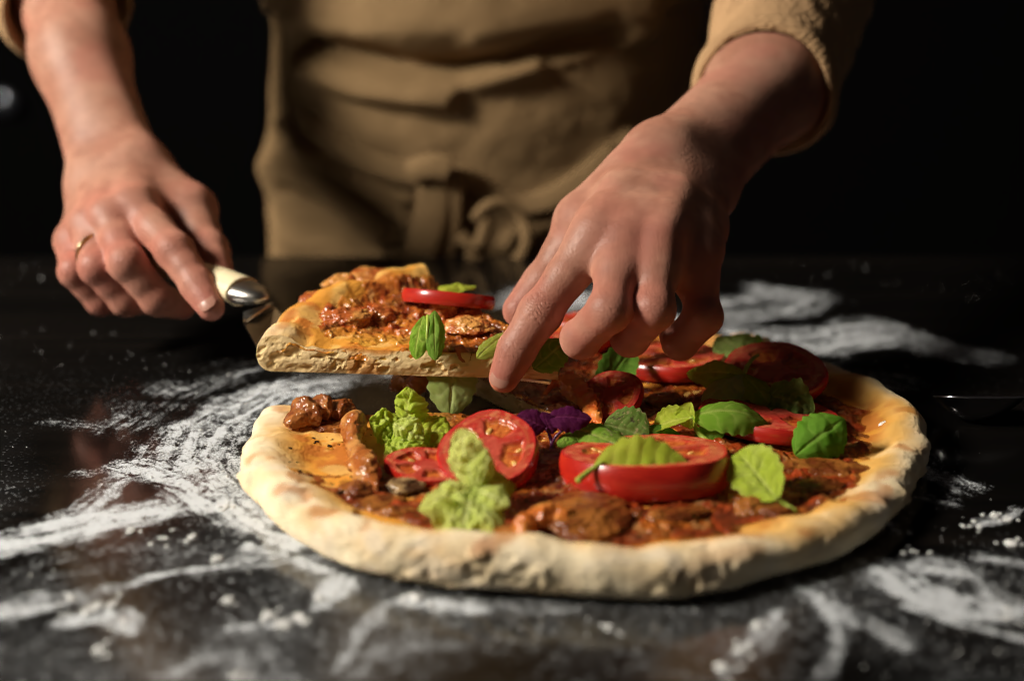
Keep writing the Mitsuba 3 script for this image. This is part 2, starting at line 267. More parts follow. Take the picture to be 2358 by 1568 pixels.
def wedge_dough(a0, a1, na, nr, stain=0.0):
    """dough between two directions from PC, with its cut faces"""
    ang = np.linspace(a0, a1, na)
    ca, sa = np.cos(ang), np.sin(ang)
    rr = np.full(na, 0.16)
    for _ in range(12):
        x, y = PC[0] + rr * ca, PC[1] + rr * sa; rr += edge_dist(x, y)
    c = 0.0105; wrap = a1 - a0 > 6
    u = np.linspace(0, 1, nr) ** 0.8
    rt = u[None] * (rr - c)[:, None]
    X, Yv = PC[0] + rt * ca[:, None], PC[1] + rt * sa[:, None]
    Z = dough_top(X, Yv)
    ph = np.linspace(np.pi / 2, -np.pi / 2, 26)[1:]
    hc = Z[:, -1]
    rw = (rr - c)[:, None] + c * np.abs(np.cos(ph))[None] ** 0.8
    Zw = hc[:, None] * (0.5 + 0.5 * np.sign(np.sin(ph)) * np.abs(np.sin(ph)) ** 0.9)[None]
    Xw, Yw = PC[0] + rw * ca[:, None], PC[1] + rw * sa[:, None]
    rough = 0.12 + 0.8 * sst(0.42, 0.66, nz(Xw * 28, Yw * 28, 3.0, 29))
    lump = (fb(Xw * 42, Yw * 42, Zw * 42, 3, 4) - 0.5) * 0.0046 * (np.cos(ph)[None] ** 0.5) + rough * (np.abs(nz(Xw * 200, Yw * 200, Zw * 240, 6) - 0.5) * -0.0034 + 0.0008 + 0.0016 * (fb(Xw * 420, Yw * 420, Zw * 420, 2, 7) - 0.5) + 0.0022 * sst(0.6, 0.75, nz(Xw * 130, Yw * 130, Zw * 160, 27))) * np.cos(ph)[None]
    Xw, Yw = Xw + lump * ca[:, None], Yw + lump * sa[:, None]
    rb = u[::-1][None] * (rr - c)[:, None]
    Xb, Yb = PC[0] + rb * ca[:, None], PC[1] + rb * sa[:, None]
    Vx = np.concatenate([X, Xw, Xb[:, 1:]], 1); Vy = np.concatenate([Yv, Yw, Yb[:, 1:]], 1)
    Vz = np.concatenate([Z, Zw, 0.0008 + 0 * Xb[:, 1:]], 1) + 0.0004
    side = np.concatenate([0 * Z, sst(0.2, 0.6, np.broadcast_to(1 - np.sin(ph), Zw.shape)), 1 + 0 * Xb[:, 1:]], 1)
    V = np.stack([Vx, Vy, Vz], -1)
    parts = [(V.reshape(-1, 3), grid_faces(na, V.shape[1])[:, ::-1], dough_colour(Vx, Vy, Vz, side, stain).reshape(-1, 3))]
    for k, sgn in ((0, 1), (-1, -1)):
        # cut face: columns from the tip to the rim, rows from the bottom to the top
        prof_r = np.r_[rt[k], rw[k, :12]]; prof_t = np.r_[Z[k], Zw[k, :12]]
        prof_b = np.r_[0 * rt[k], Zw[k, 24:12:-1]]
        n = 240; q = np.linspace(0, prof_r[-1], n)
        tt, bb = np.interp(q, prof_r, prof_t), np.interp(q, prof_r, prof_b)
        v = np.linspace(0, 1, 22)
        z = bb[:, None] + (tt - bb)[:, None] * v[None]
        nrm = np.array([sa[k], -ca[k]]) * (1 if k == 0 else -1)
        pore = sst(0.52, 0.72, fb(q[:, None] * 210 + z * 120, z * 430, 1.0 + k, 3, 31))
        off = 0.0008 * (fb(q[:, None] * 260, z * 420, 2.0, 3, 30) - 0.4) - 0.0016 * pore * np.sin(np.pi * v)[None] + 0.0014 * np.sin(np.pi * v)[None]
        P = np.stack([PC[0] + q[:, None] * ca[k] + off * nrm[0], PC[1] + q[:, None] * sa[k] + off * nrm[1], z + 0.0004], -1)
        col = lerp(lerp((0.80, 0.62, 0.33), (0.74, 0.54, 0.26), fb(q[:, None] * 120, z * 200, 0.0, 3, 2)), (0.56, 0.38, 0.15), 0.6 * pore)
        wet = sst(0.84, 1.04, np.broadcast_to(v, z.shape) + 0.5 * (fb(q[:, None] * 70, z * 40, 5.0, 3, 6) - 0.5)) * (1 - sst(0.105, 0.125, q))[:, None]
        drip = sst(0.74, 0.82, nz(q[:, None] * 130, z * 30, 8.0, 3)) * (1 - sst(0.1, 0.12, q))[:, None] * 0.6
        col = lerp(col, (0.60, 0.25, 0.05), np.clip(np.maximum(wet, drip), 0, 1))
        parts.append((P.reshape(-1, 3), grid_faces(n, 22) if k == 0 else grid_faces(n, 22)[:, ::-1], col.reshape(-1, 3)))
    return cat(parts)
def oil_zone(x, y): return sst(-0.045, -0.085, x) * sst(0.03, -0.01, np.abs(y + 0.02) - 0.05)
def sauce_edge(x, y, ext=0.0): return edge_dist(x, y) - 0.027 + 0.009 * oil_zone(x, y) + 0.007 * sst(0.0, 0.09, x) + 0.003 * sst(-.03, -.08, y) + ext * (0.006 + 0.010 * sst(0.02, 0.06, y)) + 0.020 * (fb(x * 45, y * 45, 4.0, 4, 17) - 0.5)
def sauce_top(x, y, ext=0.0):
    d = sauce_edge(x, y, ext)
    thin = sst(-0.055, -0.10, x) * sst(0.03, 0.0, np.abs(y + 0.015) - 0.03)
    lump = 0.0036 * fb(x * 75, y * 75, 0.0, 3, 12) + (0.0014 + 0.0007 * ext) * sst(0.35, 0.75, fb(x * 170, y * 170, 0.0, 3, 13)) + 0.0010 * nz(x * 620, y * 620, 0.0, 14)
    return dough_top(x, y) - 0.0012 + (lump * (1 - 0.6 * thin)) * sst(-0.002, 0.010, d) - 0.003 * sst(0.002, -0.006, d)
def sauce_colour(x, y, warm=0.0, ext=0.0):
    n1, n2, n3 = fb(x * 50, y * 50, 1.0, 4, 41), fb(x * 110, y * 110, 2.0, 4, 42), fb(x * 300, y * 300, 3.0, 3, 43)
    c = lerp((0.20, 0.034, 0.007), (0.34, 0.046, 0.009), sst(0.35, 0.65, n1))
    c = lerp(c, (0.46, 0.13, 0.016), 0.8 * sst(0.50, 0.70, n2 + 0.3 * warm))
    c = lerp(c, (0.09, 0.022, 0.008), 0.8 * sst(0.56, 0.72, fb(x * 90, y * 90, 7.0, 4, 44)))
    c = lerp(c, (0.60, 0.34, 0.13), 0.5 * sst(0.60, 0.70, n3) * sst(0.4, 0.6, n2))
    oil = np.clip(sst(-0.045, -0.095, x + 0.02 * (n1 - 0.5)) * sst(0.02, -0.01, np.abs(y + 0.02) - 0.045), 0, 1)
    oilc = lerp(lerp((0.58, 0.20, 0.020), (0.66, 0.36, 0.05), sst(0.4, 0.6, n2)), (0.36, 0.085, 0.015), 0.8 * sst(0.52, 0.64, fb(x * 70, y * 70, 9.0, 4, 46)))
    c = lerp(c, oilc, np.maximum(0.85 * oil, warm * 0.5 * sst(0.35, 0.6, fb(x * 40, y * 40, 6.0, 3, 47))))
    c = c * (0.80 + 0.14 * ext)
    d = sauce_edge(x, y, ext)
    return lerp(c, ORANGE, sst(0.008, -0.001, d) * 0.85)
def wedge_sauce(a0, a1, na, nr, warm=0.0, ext=0.0):
    ang = np.linspace(a0, a1, na); ca, sa = np.cos(ang)[:, None], np.sin(ang)[:, None]
    rr = np.full((na, 1), 0.13)
    for _ in range(12):
        rr += edge_dist(PC[0] + rr * ca, PC[1] + rr * sa) - (0.013 - 0.006 * ext)
    r = np.linspace(0.0, 1, nr)[None] ** 0.75 * rr
    X, Yv = PC[0] + r * ca, PC[1] + r * sa
    V = np.stack([X, Yv, sauce_top(X, Yv, ext)], -1)
    # the sauce runs a little over both cuts
    for k, s in ((0, 1), (-1, -1)):
        over = 0.0003 + 0.0016 * fb(r[k] * 120, 0 * r[k], 3.0 + k, 3, 5)
        V[k, :, 0] += s * over * math.sin(ang[k]); V[k, :, 1] -= s * over * math.cos(ang[k]); V[k, :, 2] -= 0.0006 + 0.0035 * sst(0.5, 0.75, nz(r[k] * 130, 0.0, 1.0 + k, 6))
    return (V.reshape(-1, 3), grid_faces(na, nr)[:, ::-1]), sauce_colour(X, Yv, warm, ext).reshape(-1, 3)

m, c = wedge_dough(CUT0, CUT1 + 2 * math.pi, 900, 110); put('pizza__crust', m, 'mat_dough', color=c)
m, c = wedge_sauce(CUT0, CUT1 + 2 * math.pi, 900, 190); put('pizza__sauce', m, 'mat_sauce', color=c)
say('pizza', 'round pizza with puffy pale crust and one slice lifted out', 'pizza')

# the lifted slice is the same wedge, raised and turned a little
SL = np.eye(4); a = math.radians(-3.0)
SL[:2, :2] = [[math.cos(a), -math.sin(a)], [math.sin(a), math.cos(a)]]
SL[:3, 3] = [-0.003, 0.002, 0.0285]
tilt = math.radians(2.0)                      # rim end a little higher than the tip
def S(p):
    p = np.asarray(p, float) * np.array([1, 1, 1.22]); q = p @ SL[:3, :3].T + SL[:3, 3]
    q = q.copy(); q[..., 2] += math.tan(tilt) * np.clip(-(p[..., 0] - PC[0]), 0, 1) * 0.15 + 0.055 * np.clip(p[..., 1] - PC[1], 0, 1)
    return q
def slice_z(x, y):                             # height of the slice's topping at a world place
    p = np.linalg.inv(SL)[:3, :3] @ (np.array([x, y, 0]) - np.r_[SL[:2, 3], 0]); return float(S([p[0], p[1], float(sauce_top(p[0], p[1]))])[2])
m, c = wedge_dough(CUT1, CUT0, 260, 110, 1.0); put('pizza_slice__crust', (S(m[0]), m[1]), 'mat_dough', color=c)
m, c = wedge_sauce(CUT1, CUT0, 240, 190, 0.6, 1.0); put('pizza_slice__sauce', (S(m[0]), m[1]), 'mat_sauce', color=c)
say('pizza_slice', 'pizza slice lifted out of the pizza on a cake server', 'pizza slice')

def pz(px, py, up=0.0):
    """point of the pizza's top under a photograph pixel"""
    z = 0.012
    for _ in range(6):
        p = A(px, py, z); z = float(sauce_top(p[0], p[1])) + up
    return A(px, py, z)
def lumps(key, specs, base, tint, mat='mat_sauce'):
    for i, (px, py, r, rot, sd) in enumerate(specs):
        c = pz(px, py) + np.array([0, 0, r[2] * 0.25])
        v, f = blob(c - [0, 0, r[2] * .30], (r[0] * 1.15, r[1] * 1.1, r[2] * .62), seed=sd, amp=0.40, freq=1.5, rot=rot, sub=5)
        v = v + 0.0009 * (fb(*(v * 240).T, o=4, s=sd + 3) - 0.5)[:, None] * unit([.5, .3, 1]) * 1.5
        n = fb(*(v * 160).T, o=3, s=sd)
        put(key + (f'_{i:03d}' if i else ''), (v, f), mat, color=lerp(base, tint, sst(0.35, 0.65, n)))
lumps('pizza__roasted_chunk', [(1350, 1185, (0.017, 0.016, 0.0085), 0.3, 1), (1545, 1190, (0.011, 0.006, 0.005), 0.2, 2), (1465, 1185, (0.0045, 0.004, 0.004), 0, 3), (1600, 1180, (0.006, 0.004, 0.0045), 0.5, 4),
      (1730, 1165, (0.007, 0.006, 0.006), 0.9, 5), (1790, 1175, (0.006, 0.004, 0.004), 0.1, 6), (1290, 1065, (0.013, 0.010, 0.006), 0.5, 7), (1260, 1090, (0.012, 0.004, 0.004), 0.6, 8), (1530, 920, (0.008, 0.007, 0.006), 0, 9),
      (1920, 1080, (0.018, 0.010, 0.004), -0.4, 10), (1740, 1050, (0.010, 0.007, 0.004), 0.2, 11), (1830, 1075, (0.009, 0.006, 0.004), 0.7, 12), (870, 1160, (0.010, 0.006, 0.005), 0.5, 15), (820, 1130, (0.007, 0.007, 0.006), 0.2, 16), (910, 1180, (0.007, 0.005, 0.005), 0.1, 17),
      (1180, 1225, (0.007, 0.006, 0.005), 0.3, 18), (770, 985, (0.009, 0.006, 0.006), 0.2, 19), (1880, 1120, (0.010, 0.007, 0.003), 0.4, 20), (1560, 1030, (0.006, 0.005, 0.005), 0, 21)],
      (0.14, 0.032, 0.007), (0.30, 0.105, 0.020))
lumps('pizza__mushroom', [(890, 1100, (0.012, 0.008, 0.006), -0.4, 31), (935, 1120, (0.008, 0.006, 0.005), 0.3, 32), (1195, 1245, (0.006, 0.005, 0.004), 0, 33)], (0.06, 0.025, 0.010), (0.42, 0.27, 0.12))
def strip(key, pts, ups, r, flat, base, tint, sd):
    P = spline([pz(*q) + np.array([0, 0, u]) for q, u in zip(pts, ups)], 110)
    tt = np.linspace(0, 1, 110)
    rr = r * np.clip(np.sin(0.12 + (np.pi - .24) * tt) * 1.6, 0.3, 1) * (0.75 + 0.6 * nz(tt * 9, sd, 0.0))
    v, f = tube(P, rr, 48, flat)
    v = v + 0.0042 * (fb(*(v * 95).T, o=3, s=sd + 5) - 0.5)[:, None] * unit([.7, -.4, 1]) * 1.6
    v = v + 0.0022 * (fb(*(v * 170).T, o=4, s=sd) - 0.5)[:, None] * unit([1, 0.4, 1]) * 2 + 0.001 * (fb(*(v * 480).T, o=3, s=sd + 2) - 0.5)[:, None] * 2
    put(key, (v, f), 'mat_sauce', color=lerp(base, tint, sst(0.4, 0.65, fb(*(v * 130).T, o=3, s=sd))))
strip('pizza__roasted_strip', [(660, 990), (695, 978), (740, 972), (790, 968), (822, 975)], [0.001, 0.0045, 0.0070, 0.0045, 0.001], 0.0078, 0.8, (0.17, 0.042, 0.010), (0.34, 0.12, 0.03), 51)
strip('pizza__roasted_strip_001', [(812, 990), (815, 1030), (822, 1075), (850, 1110), (865, 1140)], [0.004, 0.007, 0.007, 0.004, 0.002], 0.0046, 1.25, (0.30, 0.085, 0.016), (0.48, 0.22, 0.06), 52)
strip('pizza__pepper_strip', [(1255, 925), (1290, 915), (1330, 930), (1365, 965), (1385, 985)], [0.004, 0.008, 0.007, 0.004, 0.002], 0.0050, 0.6, (0.62, 0.11, 0.015), (0.66, 0.24, 0.05), 53)
strip('pizza__pepper_strip_001', [(1210, 1240), (1235, 1215), (1275, 1210), (1300, 1235)], [0.002, 0.004, 0.004, 0.001], 0.0042, 0.9, (0.50, 0.13, 0.02), (0.56, 0.24, 0.05), 54)
strip('pizza__roasted_strip_002', [(905, 905), (940, 900), (965, 915)], [0.002, 0.006, 0.003], 0.006, 0.8, (0.45, 0.12, 0.03), (0.5, 0.2, 0.05), 55)
fl = []
for i in range(130):
    a, r = rng.uniform(0, 2 * np.pi), 0.135 * math.sqrt(rng.random()); x, y = r * math.cos(a), r * math.sin(a)
    if math.pi * 0.67 < math.atan2(y - PC[1], x - PC[0]) < math.pi: continue
    if rng.random() < 0.6: x, y = rng.uniform(-0.14, -0.07), rng.uniform(-0.09, 0.0)
    s = rng.uniform(0.0003, 0.0009)
    fl.append(blob((x, y, float(sauce_top(x, y)) + 0.0002), (s * 1.8, s, s * 0.7), seed=i, sub=1, rot=rng.uniform(0, 3)))
put('pizza__pepper_flake', cat(fl)[0], 'mat_pepper', smooth=False); say('pizza__pepper_flake', 'black pepper and herb flecks', kind='stuff')
put('pizza__salt_flake', blob(pz(2035, 980, 0.002), (0.0026, 0.0015, 0.0022), 5, 0.3, sub=3), 'mat_salt')
# lumps on the slice
def on_slice(px, py):
    z = 0.045
    for _ in range(8):
        p = A(px, py, z); z = slice_z(p[0], p[1])
    return A(px, py, z)
for i, (px, py, r, rot, sd) in enumerate([(790, 655, (0.010, 0.006, 0.004), 0.3, 61), (860, 645, (0.016, 0.010, 0.005), 0.1, 62), (730, 700, (0.010, 0.008, 0.005), 0.4, 63), (800, 740, (0.013, 0.010, 0.006), 0.1, 64), (880, 735, (0.009, 0.006, 0.006), 0.2, 65),
                                          (930, 650, (0.012, 0.008, 0.004), 0, 66), (1020, 720, (0.008, 0.005, 0.005), 0, 67), (1080, 755, (0.012, 0.008, 0.004), -0.3, 68), (700, 745, (0.007, 0.006, 0.004), 0, 69), (960, 690, (0.010, 0.006, 0.004), 0.2, 70)]):
    v, f = blob(on_slice(px, py) + np.array([0, 0, 0.001]), r, seed=sd, amp=0.45, freq=1.7, rot=rot)
    v = v + 0.0012 * (fb(*(v * 420).T, o=3, s=sd) - 0.5)[:, None] * np.array([1, 1, 2])
    put('pizza_slice__roasted_chunk' + (f'_{i:03d}' if i else ''), (v, f), 'mat_sauce', color=lerp((0.38, 0.09, 0.02), (0.60, 0.28, 0.07), sst(0.38, 0.62, fb(*(v * 150).T, o=3, s=sd))))

# ------------------------------------------------------------------ tomato slices
def tomato(key, label, c, nrm, R, th, rot=0.0, lobes=5, seed=0, nseed=0, arc=None, squash=1.0, group=None):
    """a slice: flesh (both cut faces), skin (rim) and seeds; arc = (from, to) radians for a piece of a slice"""
    nrm = unit(nrm); e1 = unit(np.cross([0.15, 1, 0.1], nrm)); e2 = np.cross(nrm, e1); c = np.asarray(c, float)
    full = arc is None; a0, a1 = arc or (0, 2 * math.pi)
    n = 150; a = np.linspace(a0, a1, n, endpoint=not full)
    shape = 1 + 0.03 * np.cos(3 * a + seed) + 0.02 * np.cos(5 * a + 2 * seed)
    r = np.linspace(0, 1, 46); rr = np.r_[r]
    def world(x, y, z): return c + x[..., None] * e1 + y[..., None] * squash * e2 + z[..., None] * nrm
    rad = R * shape[:, None] * rr[None]
    x, y = rad * np.cos(a + rot)[:, None], rad * np.sin(a + rot)[:, None]
    ang = np.sin(0.5 * lobes * a + seed)[:, None] ** 2
    wob = 0.12 * (fb(x * 160, y * 160, seed, 3, seed) - 0.5)
    gel = sst(0.30, 0.42, rr[None] + wob) * sst(0.80, 0.70, rr[None] + wob) * sst(0.12, 0.42, ang + wob)
    skinrim = sst(0.962, 0.985, rr)[None] + 0 * gel
    z = th / 2 - 0.0016 * gel + 0.0005 * (fb(x * 300, y * 300, seed + 1.0, 3, 3) - 0.5)
    fleshc = lerp((0.42, 0.030, 0.020), (0.48, 0.075, 0.045), sst(0.35, 0.65, fb(x * 220, y * 220, 2.0, 3, seed + 4)))
    col = lerp(fleshc, (0.44, 0.07, 0.045), 0.6 * sst(0.34, 0.10, rr)[None] + 0 * gel)
    col = lerp(col, lerp((0.36, 0.040, 0.010), (0.52, 0.15, 0.030), sst(0.3, 0.7, 0.6 * fb(x * 260, y * 260, 5.0, 3, seed + 7) + 0.4 * nz(a[:, None] * 14, rr[None] * 3, seed))), gel)
    col = lerp(col, (0.60, 0.26, 0.11), 0.55 * sst(0.55, 0.7, fb(x * 420, y * 420, 7.0, 3, seed + 9)) * sst(0.6, 0.9, rr)[None] * (1 - gel))
    col = lerp(col, (0.52, 0.16, 0.06), 0.35 * (sst(0.80, 0.84, rr) * sst(0.90, 0.86, rr))[None] + 0 * gel)
    col = lerp(col, (0.50, 0.02, 0.02), skinrim)
    top = world(x, y, z); bot = world(x, y, -z)
    F = np.vstack([grid_faces(n, 46)] + ([] if not full else [np.stack([np.arange(45) + (n - 1) * 46, np.arange(45), np.arange(45) + 1, np.arange(45) + (n - 1) * 46 + 1], -1)]))
    parts = [(top, F, col), (bot, F[:, ::-1], col)]
    if not full:
        for k in (0, -1):
            w = np.stack([top[k], bot[k]], 1); parts.append((w, grid_faces(46, 2) if k == 0 else grid_faces(46, 2)[:, ::-1], np.repeat(col[k][:, None], 2, 1)))
    m, cc = cat(parts); put(key + '__flesh', m, 'mat_flesh', color=cc)
    t = np.linspace(-1, 1, 18); prof = 1 + 0.045 * (1 - np.abs(t) ** 2.4) * min(1, th / R * 3.2)
    rs = R * shape[:, None] * prof[None]
    xs, ys = rs * np.cos(a + rot)[:, None], rs * np.sin(a + rot)[:, None]
    put(key + '__skin', (world(xs, ys, (t * th / 2)[None] + 0 * xs).reshape(-1, 3), grid_faces(n, 18, False) if not full else np.vstack([grid_faces(n, 18), np.stack([np.arange(17) + (n - 1) * 18, np.arange(17), np.arange(17) + 1, np.arange(17) + (n - 1) * 18 + 1], -1)])), 'mat_tomato_skin')
    g = np.random.default_rng(seed + 90); k = 0
    for _ in range(400):
        if k >= nseed: break
        i, j = g.integers(n), g.integers(46)
        if gel[i, j] < 0.85: continue
        p = top[i, j] + nrm * 0.0003
        v = ICO[2].vertices * np.array([0.0021, 0.0012, 0.0007]) * g.uniform(0.8, 1.1)
        th_ = g.uniform(-0.5, 0.5); d = unit(p - c) ; d2 = np.cross(nrm, d); d, d2 = d * math.cos(th_) + d2 * math.sin(th_), d2 * math.cos(th_) - d * math.sin(th_)
        put(key + '__seed' + (f'_{k:03d}' if k else ''), (p + v[:, :1] * d + v[:, 1:2] * d2 + v[:, 2:] * nrm, ICO[2].faces), 'mat_seed'); k += 1
    say(key, label, 'tomato slice', group)
TG = 'tomato slices on the pizza'
def rest(px, py, R, z=0.013):                  # middle of a slice whose near lower edge shows at a pixel
    q = A(px, py, z); return np.array([q[0], q[1] + R, z])
tomato('tomato_slice', 'tilted tomato slice with seeds beside the purple basil, facing the viewer', pz(1125, 1088) + [0, 0.003, 0.0080], (-0.14, -0.40, 0.88), 0.0218, 0.0085, 0.4, 4, 3, 9, group=TG)
tomato('tomato_slice_001', 'narrow tomato slice half under the pale basil, near the left of the pizza', pz(985, 1095) + [0, 0, 0.0030], (0.02, -0.30, 0.95), 0.0185, 0.0065, 0.2, 5, 5, 2, squash=0.6, group=TG)
tomato('tomato_slice_002', 'thick glossy tomato slice under the long basil leaf in the middle front', rest(1505, 1160, .036) + [0, 0, 0.0015], (-0.03, 0.19, 0.98), 0.0362, 0.0148, 0.0, 6, 8, 7, group=TG)
tomato('tomato_slice_003', 'tomato slice under the drooping basil sprig, right of centre', rest(1800, 1030, .0325) + [0, 0, 0.0015], (0.05, 0.11, 0.99), 0.0330, 0.0070, 0.5, 5, 11, 3, group=TG)
tomato('tomato_slice_004', 'large dark tomato slice leaning on the far right crust', pz(1780, 905) + [0, 0.004, 0.0075], (-0.12, -0.28, 0.94), 0.0255, 0.0075, 0.5, 5, 14, 2, group=TG)
tomato('tomato_slice_005', 'flat tomato slice in the shade below the curled fingers', rest(1560, 888, .028) + [0, 0, 0.003], (-0.05, 0.10, 0.99), 0.0280, 0.008, 0.5, 5, 17, 2, group=TG)
tomato('tomato_slice_006', 'small tomato slice standing behind the spotted basil leaf', pz(1410, 950) + [0, 0.003, 0.007], (-0.25, -0.45, 0.85), 0.0150, 0.006, 0.5, 4, 19, 2, group=TG)
tomato('tomato_slice_007', 'tomato slice farthest back, seen between the pointing and curled fingers', pz(1335, 790) + [0, 0, 0.006], (-0.1, -0.1, 0.97), 0.020, 0.009, 0.5, 5, 23, 0, group=TG)
tomato('tomato_slice_008', 'thin tomato piece lying on the lifted pizza slice', on_slice(1035, 716) + [0, 0, 0.0065], (0.10, 0.30, 0.95), 0.0235, 0.0070, 3.3, 5, 26, 0, squash=0.8, group=TG)

# ------------------------------------------------------------------ basil
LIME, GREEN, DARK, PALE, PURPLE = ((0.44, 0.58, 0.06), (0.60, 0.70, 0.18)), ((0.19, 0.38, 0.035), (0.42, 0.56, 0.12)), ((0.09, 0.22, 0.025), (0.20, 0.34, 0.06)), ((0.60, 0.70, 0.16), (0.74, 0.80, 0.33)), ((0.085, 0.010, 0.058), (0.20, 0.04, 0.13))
YGREEN = ((0.40, 0.52, 0.045), (0.60, 0.66, 0.13))
def leaf(key, base, tip, width, nrm, bend=0.5, cup=0.5, pucker=0.05, wave=0.0, twist=0.0, tone=GREEN, seed=0, veins=6, blunt=0.0, fold=0.0, spots=0.0, hook=0.0):
    base, tip = np.asarray(base, float), np.asarray(tip, float)
    L = np.linalg.norm(tip - base); e1 = (tip - base) / L
    n0 = np.asarray(nrm, float); n0 = unit(n0 - e1 * (n0 @ e1)); e2 = np.cross(n0, e1)
    nu, nv = 72, 49
    u = np.linspace(0, 1, nu)[:, None]; v = np.linspace(-1, 1, nv)[None]
    wu = (u ** 0.62) * np.clip(1 - u, 0, 1) ** (0.72 - 0.3 * blunt); wu = wu / wu.max()
    hw = 0.5 * width * (0.02 + 0.98 * wu) * (1 + 0.05 * np.sin(u * 40 + seed) * np.abs(v))
    if abs(bend) < 1e-3: bend = 1e-3
    R = L / (2 * math.sin(min(abs(bend), 3.0) / 2)) * np.sign(bend); ph = (u - 0.5) * abs(bend) * np.sign(bend)
    ax = R * np.sin(ph) + L / 2; az = R * (np.cos(ph) - math.cos(bend / 2))
    tx_, tz_ = np.cos(ph), -np.sin(ph)
    k = cup + 1e-4
    lat = np.sin(k * v) / k * hw; drop = -(1 - np.cos(k * v)) / k * hw - fold * np.abs(v) * hw
    phase = u * veins - np.abs(v) * 0.9 + 0.15 * np.sin(7 * v + seed)
    env = np.sin(np.pi * np.clip(u, 0.02, 0.98)) ** 0.6 * (1 - np.abs(v) ** 3)
    pk = (np.abs(np.sin(np.pi * phase)) ** 0.8 - 0.5) * env
    quilt = fb(u * 5.5 + 13 * seed, v * 2.6 + 31, 0.0, 2, seed) - 0.5
    rib = np.exp(-(v / 0.07) ** 2) * sst(1.0, 0.75, u)
    h = drop + width * pucker * (pk * 0.55 + quilt * 2.4 * env) - width * 0.030 * rib + wave * width * np.sin(u * 13 + seed * 1.7 + 1.5 * np.sign(v)) * np.abs(v) ** 2
    tw = twist * (u - 0.3); lat2, h2 = lat * np.cos(tw) - h * np.sin(tw), lat * np.sin(tw) + h * np.cos(tw)
    h2 = h2 - hook * L * np.clip(u - 0.7, 0, 1) ** 2 * 6
    X = ax + h2 * (-tz_) * 0 + h2 * np.sin(ph); Z = az + h2 * np.cos(ph)
    P = base + X[..., None] * e1 + (Z + 0 * X)[..., None] * n0 + (lat2 + 0 * X)[..., None] * e2
    vein = np.maximum(np.exp(-((np.mod(phase + 0.5, 1) - 0.5) / 0.07) ** 2) * (1 - np.abs(v) ** 2) * 0.6, rib)
    c = lerp(tone[0], tone[1], np.clip(0.30 * sst(0.3, 0.7, fb(u * 5 + seed, v * 3, 2.0, 3, seed + 1)) + 0.75 * vein + 0.35 * sst(0.9, 1.0, np.abs(v) + 0 * u), 0, 1))
    if spots: c = lerp(c, (0.10, 0.09, 0.05), spots * sst(0.68, 0.76, fb(u * 9 + 3 * seed, v * 5, 6.0, 3, seed + 2)))
    if spots: c = lerp(c, (0.52, 0.48, 0.24), spots * sst(0.66, 0.74, fb(u * 14 + 5 * seed, v * 8, 16.0, 3, seed + 3)))
    put(key, (P.reshape(-1, 3), grid_faces(nu, nv)), 'mat_leaf', color=c.reshape(-1, 3))
def stem(key, pts, r, mat='mat_stem'):
    P = spline(pts, 26); put(key, tube(P, np.linspace(r, r * 0.75, 26), 10), mat)
def up(p, h): return np.asarray(p, float) + [0, 0, h]
V = np.array([0, -0.80, 0.60])               # leaning towards the viewer and up
def P3(px, py, gx, gy, h=None):
    """point straight above the pizza place seen at (gx, gy), at the height at which it shows at pixel row py"""
    g = pz(gx, gy); d = ray(px, py); return EYE + d * ((g[1] - EYE[1]) / d[1])

# crinkled cluster, left
k = 'basil_sprig'; b = P3(930, 1010, 930, 1035)
leaf(k + '__leaf', P3(925, 985, 925, 1015), P3(850, 968, 850, 1020), 0.021, (-0.45, -0.6, 0.65), 0.8, 0.9, 0.16, 0.06, tone=LIME, seed=1, veins=4)
leaf(k + '__leaf_001', P3(945, 990, 945, 1010), P3(938, 890, 945, 1010), 0.022, (-0.35, -0.8, 0.5), 0.9, 1.1, 0.15, 0.05, tone=LIME, seed=2, veins=5)
leaf(k + '__leaf_002', P3(905, 975, 920, 1028), P3(975, 1010, 950, 1035), 0.0165, (-0.2, -0.85, 0.5), 0.9, 0.9, 0.16, 0.02, tone=PALE, seed=3, veins=4, blunt=0.5)
leaf(k + '__leaf_003', P3(945, 1015, 930, 1035), P3(885, 1055, 890, 1050), 0.017, (-0.35, -0.75, 0.6), 0.7, 0.8, 0.15, 0.06, tone=LIME, seed=4, veins=4)
leaf(k + '__leaf_004', P3(925, 1020, 930, 1038), P3(965, 1062, 960, 1058), 0.019, (0.0, -0.75, 0.65), 0.8, 0.9, 0.15, 0.05, tone=LIME, seed=5, veins=4)
leaf(k + '__leaf_005', P3(955, 985, 955, 1015), P3(1040, 1000, 1030, 1020), 0.021, (0.15, -0.6, 0.8), 0.6, 0.5, 0.10, 0.04, tone=YGREEN, seed=6, veins=5)
leaf(k + '__leaf_006', P3(940, 990, 945, 1015), P3(880, 1010, 880, 1030), 0.018, (-0.45, -0.75, 0.5), 1.0, 1.0, 0.18, 0.03, tone=LIME, seed=7, veins=4, blunt=0.4)
stem(k + '__stem', [b, up(b, -0.008), up(b, -0.014) + [0.006, 0.004, 0]], 0.0012)
say(k, 'bright crinkled basil cluster left of the seeded tomato slice', 'basil sprig')

k = 'basil_leaf'
leaf(k + '__blade', P3(1040, 822, 1000, 985) + [0, 0.034, -.006], P3(1032, 978, 1000, 985) + [0, 0.020, -.003], 0.0250, (0.15, -0.97, 0.1), 0.25, 0.25, 0.02, 0.0, tone=((0.42, 0.55, 0.15), (0.62, 0.70, 0.32)), seed=8, veins=5, blunt=0.35)
say(k, 'upright oval basil leaf at the cut edge below the lifted slice', 'basil leaf')

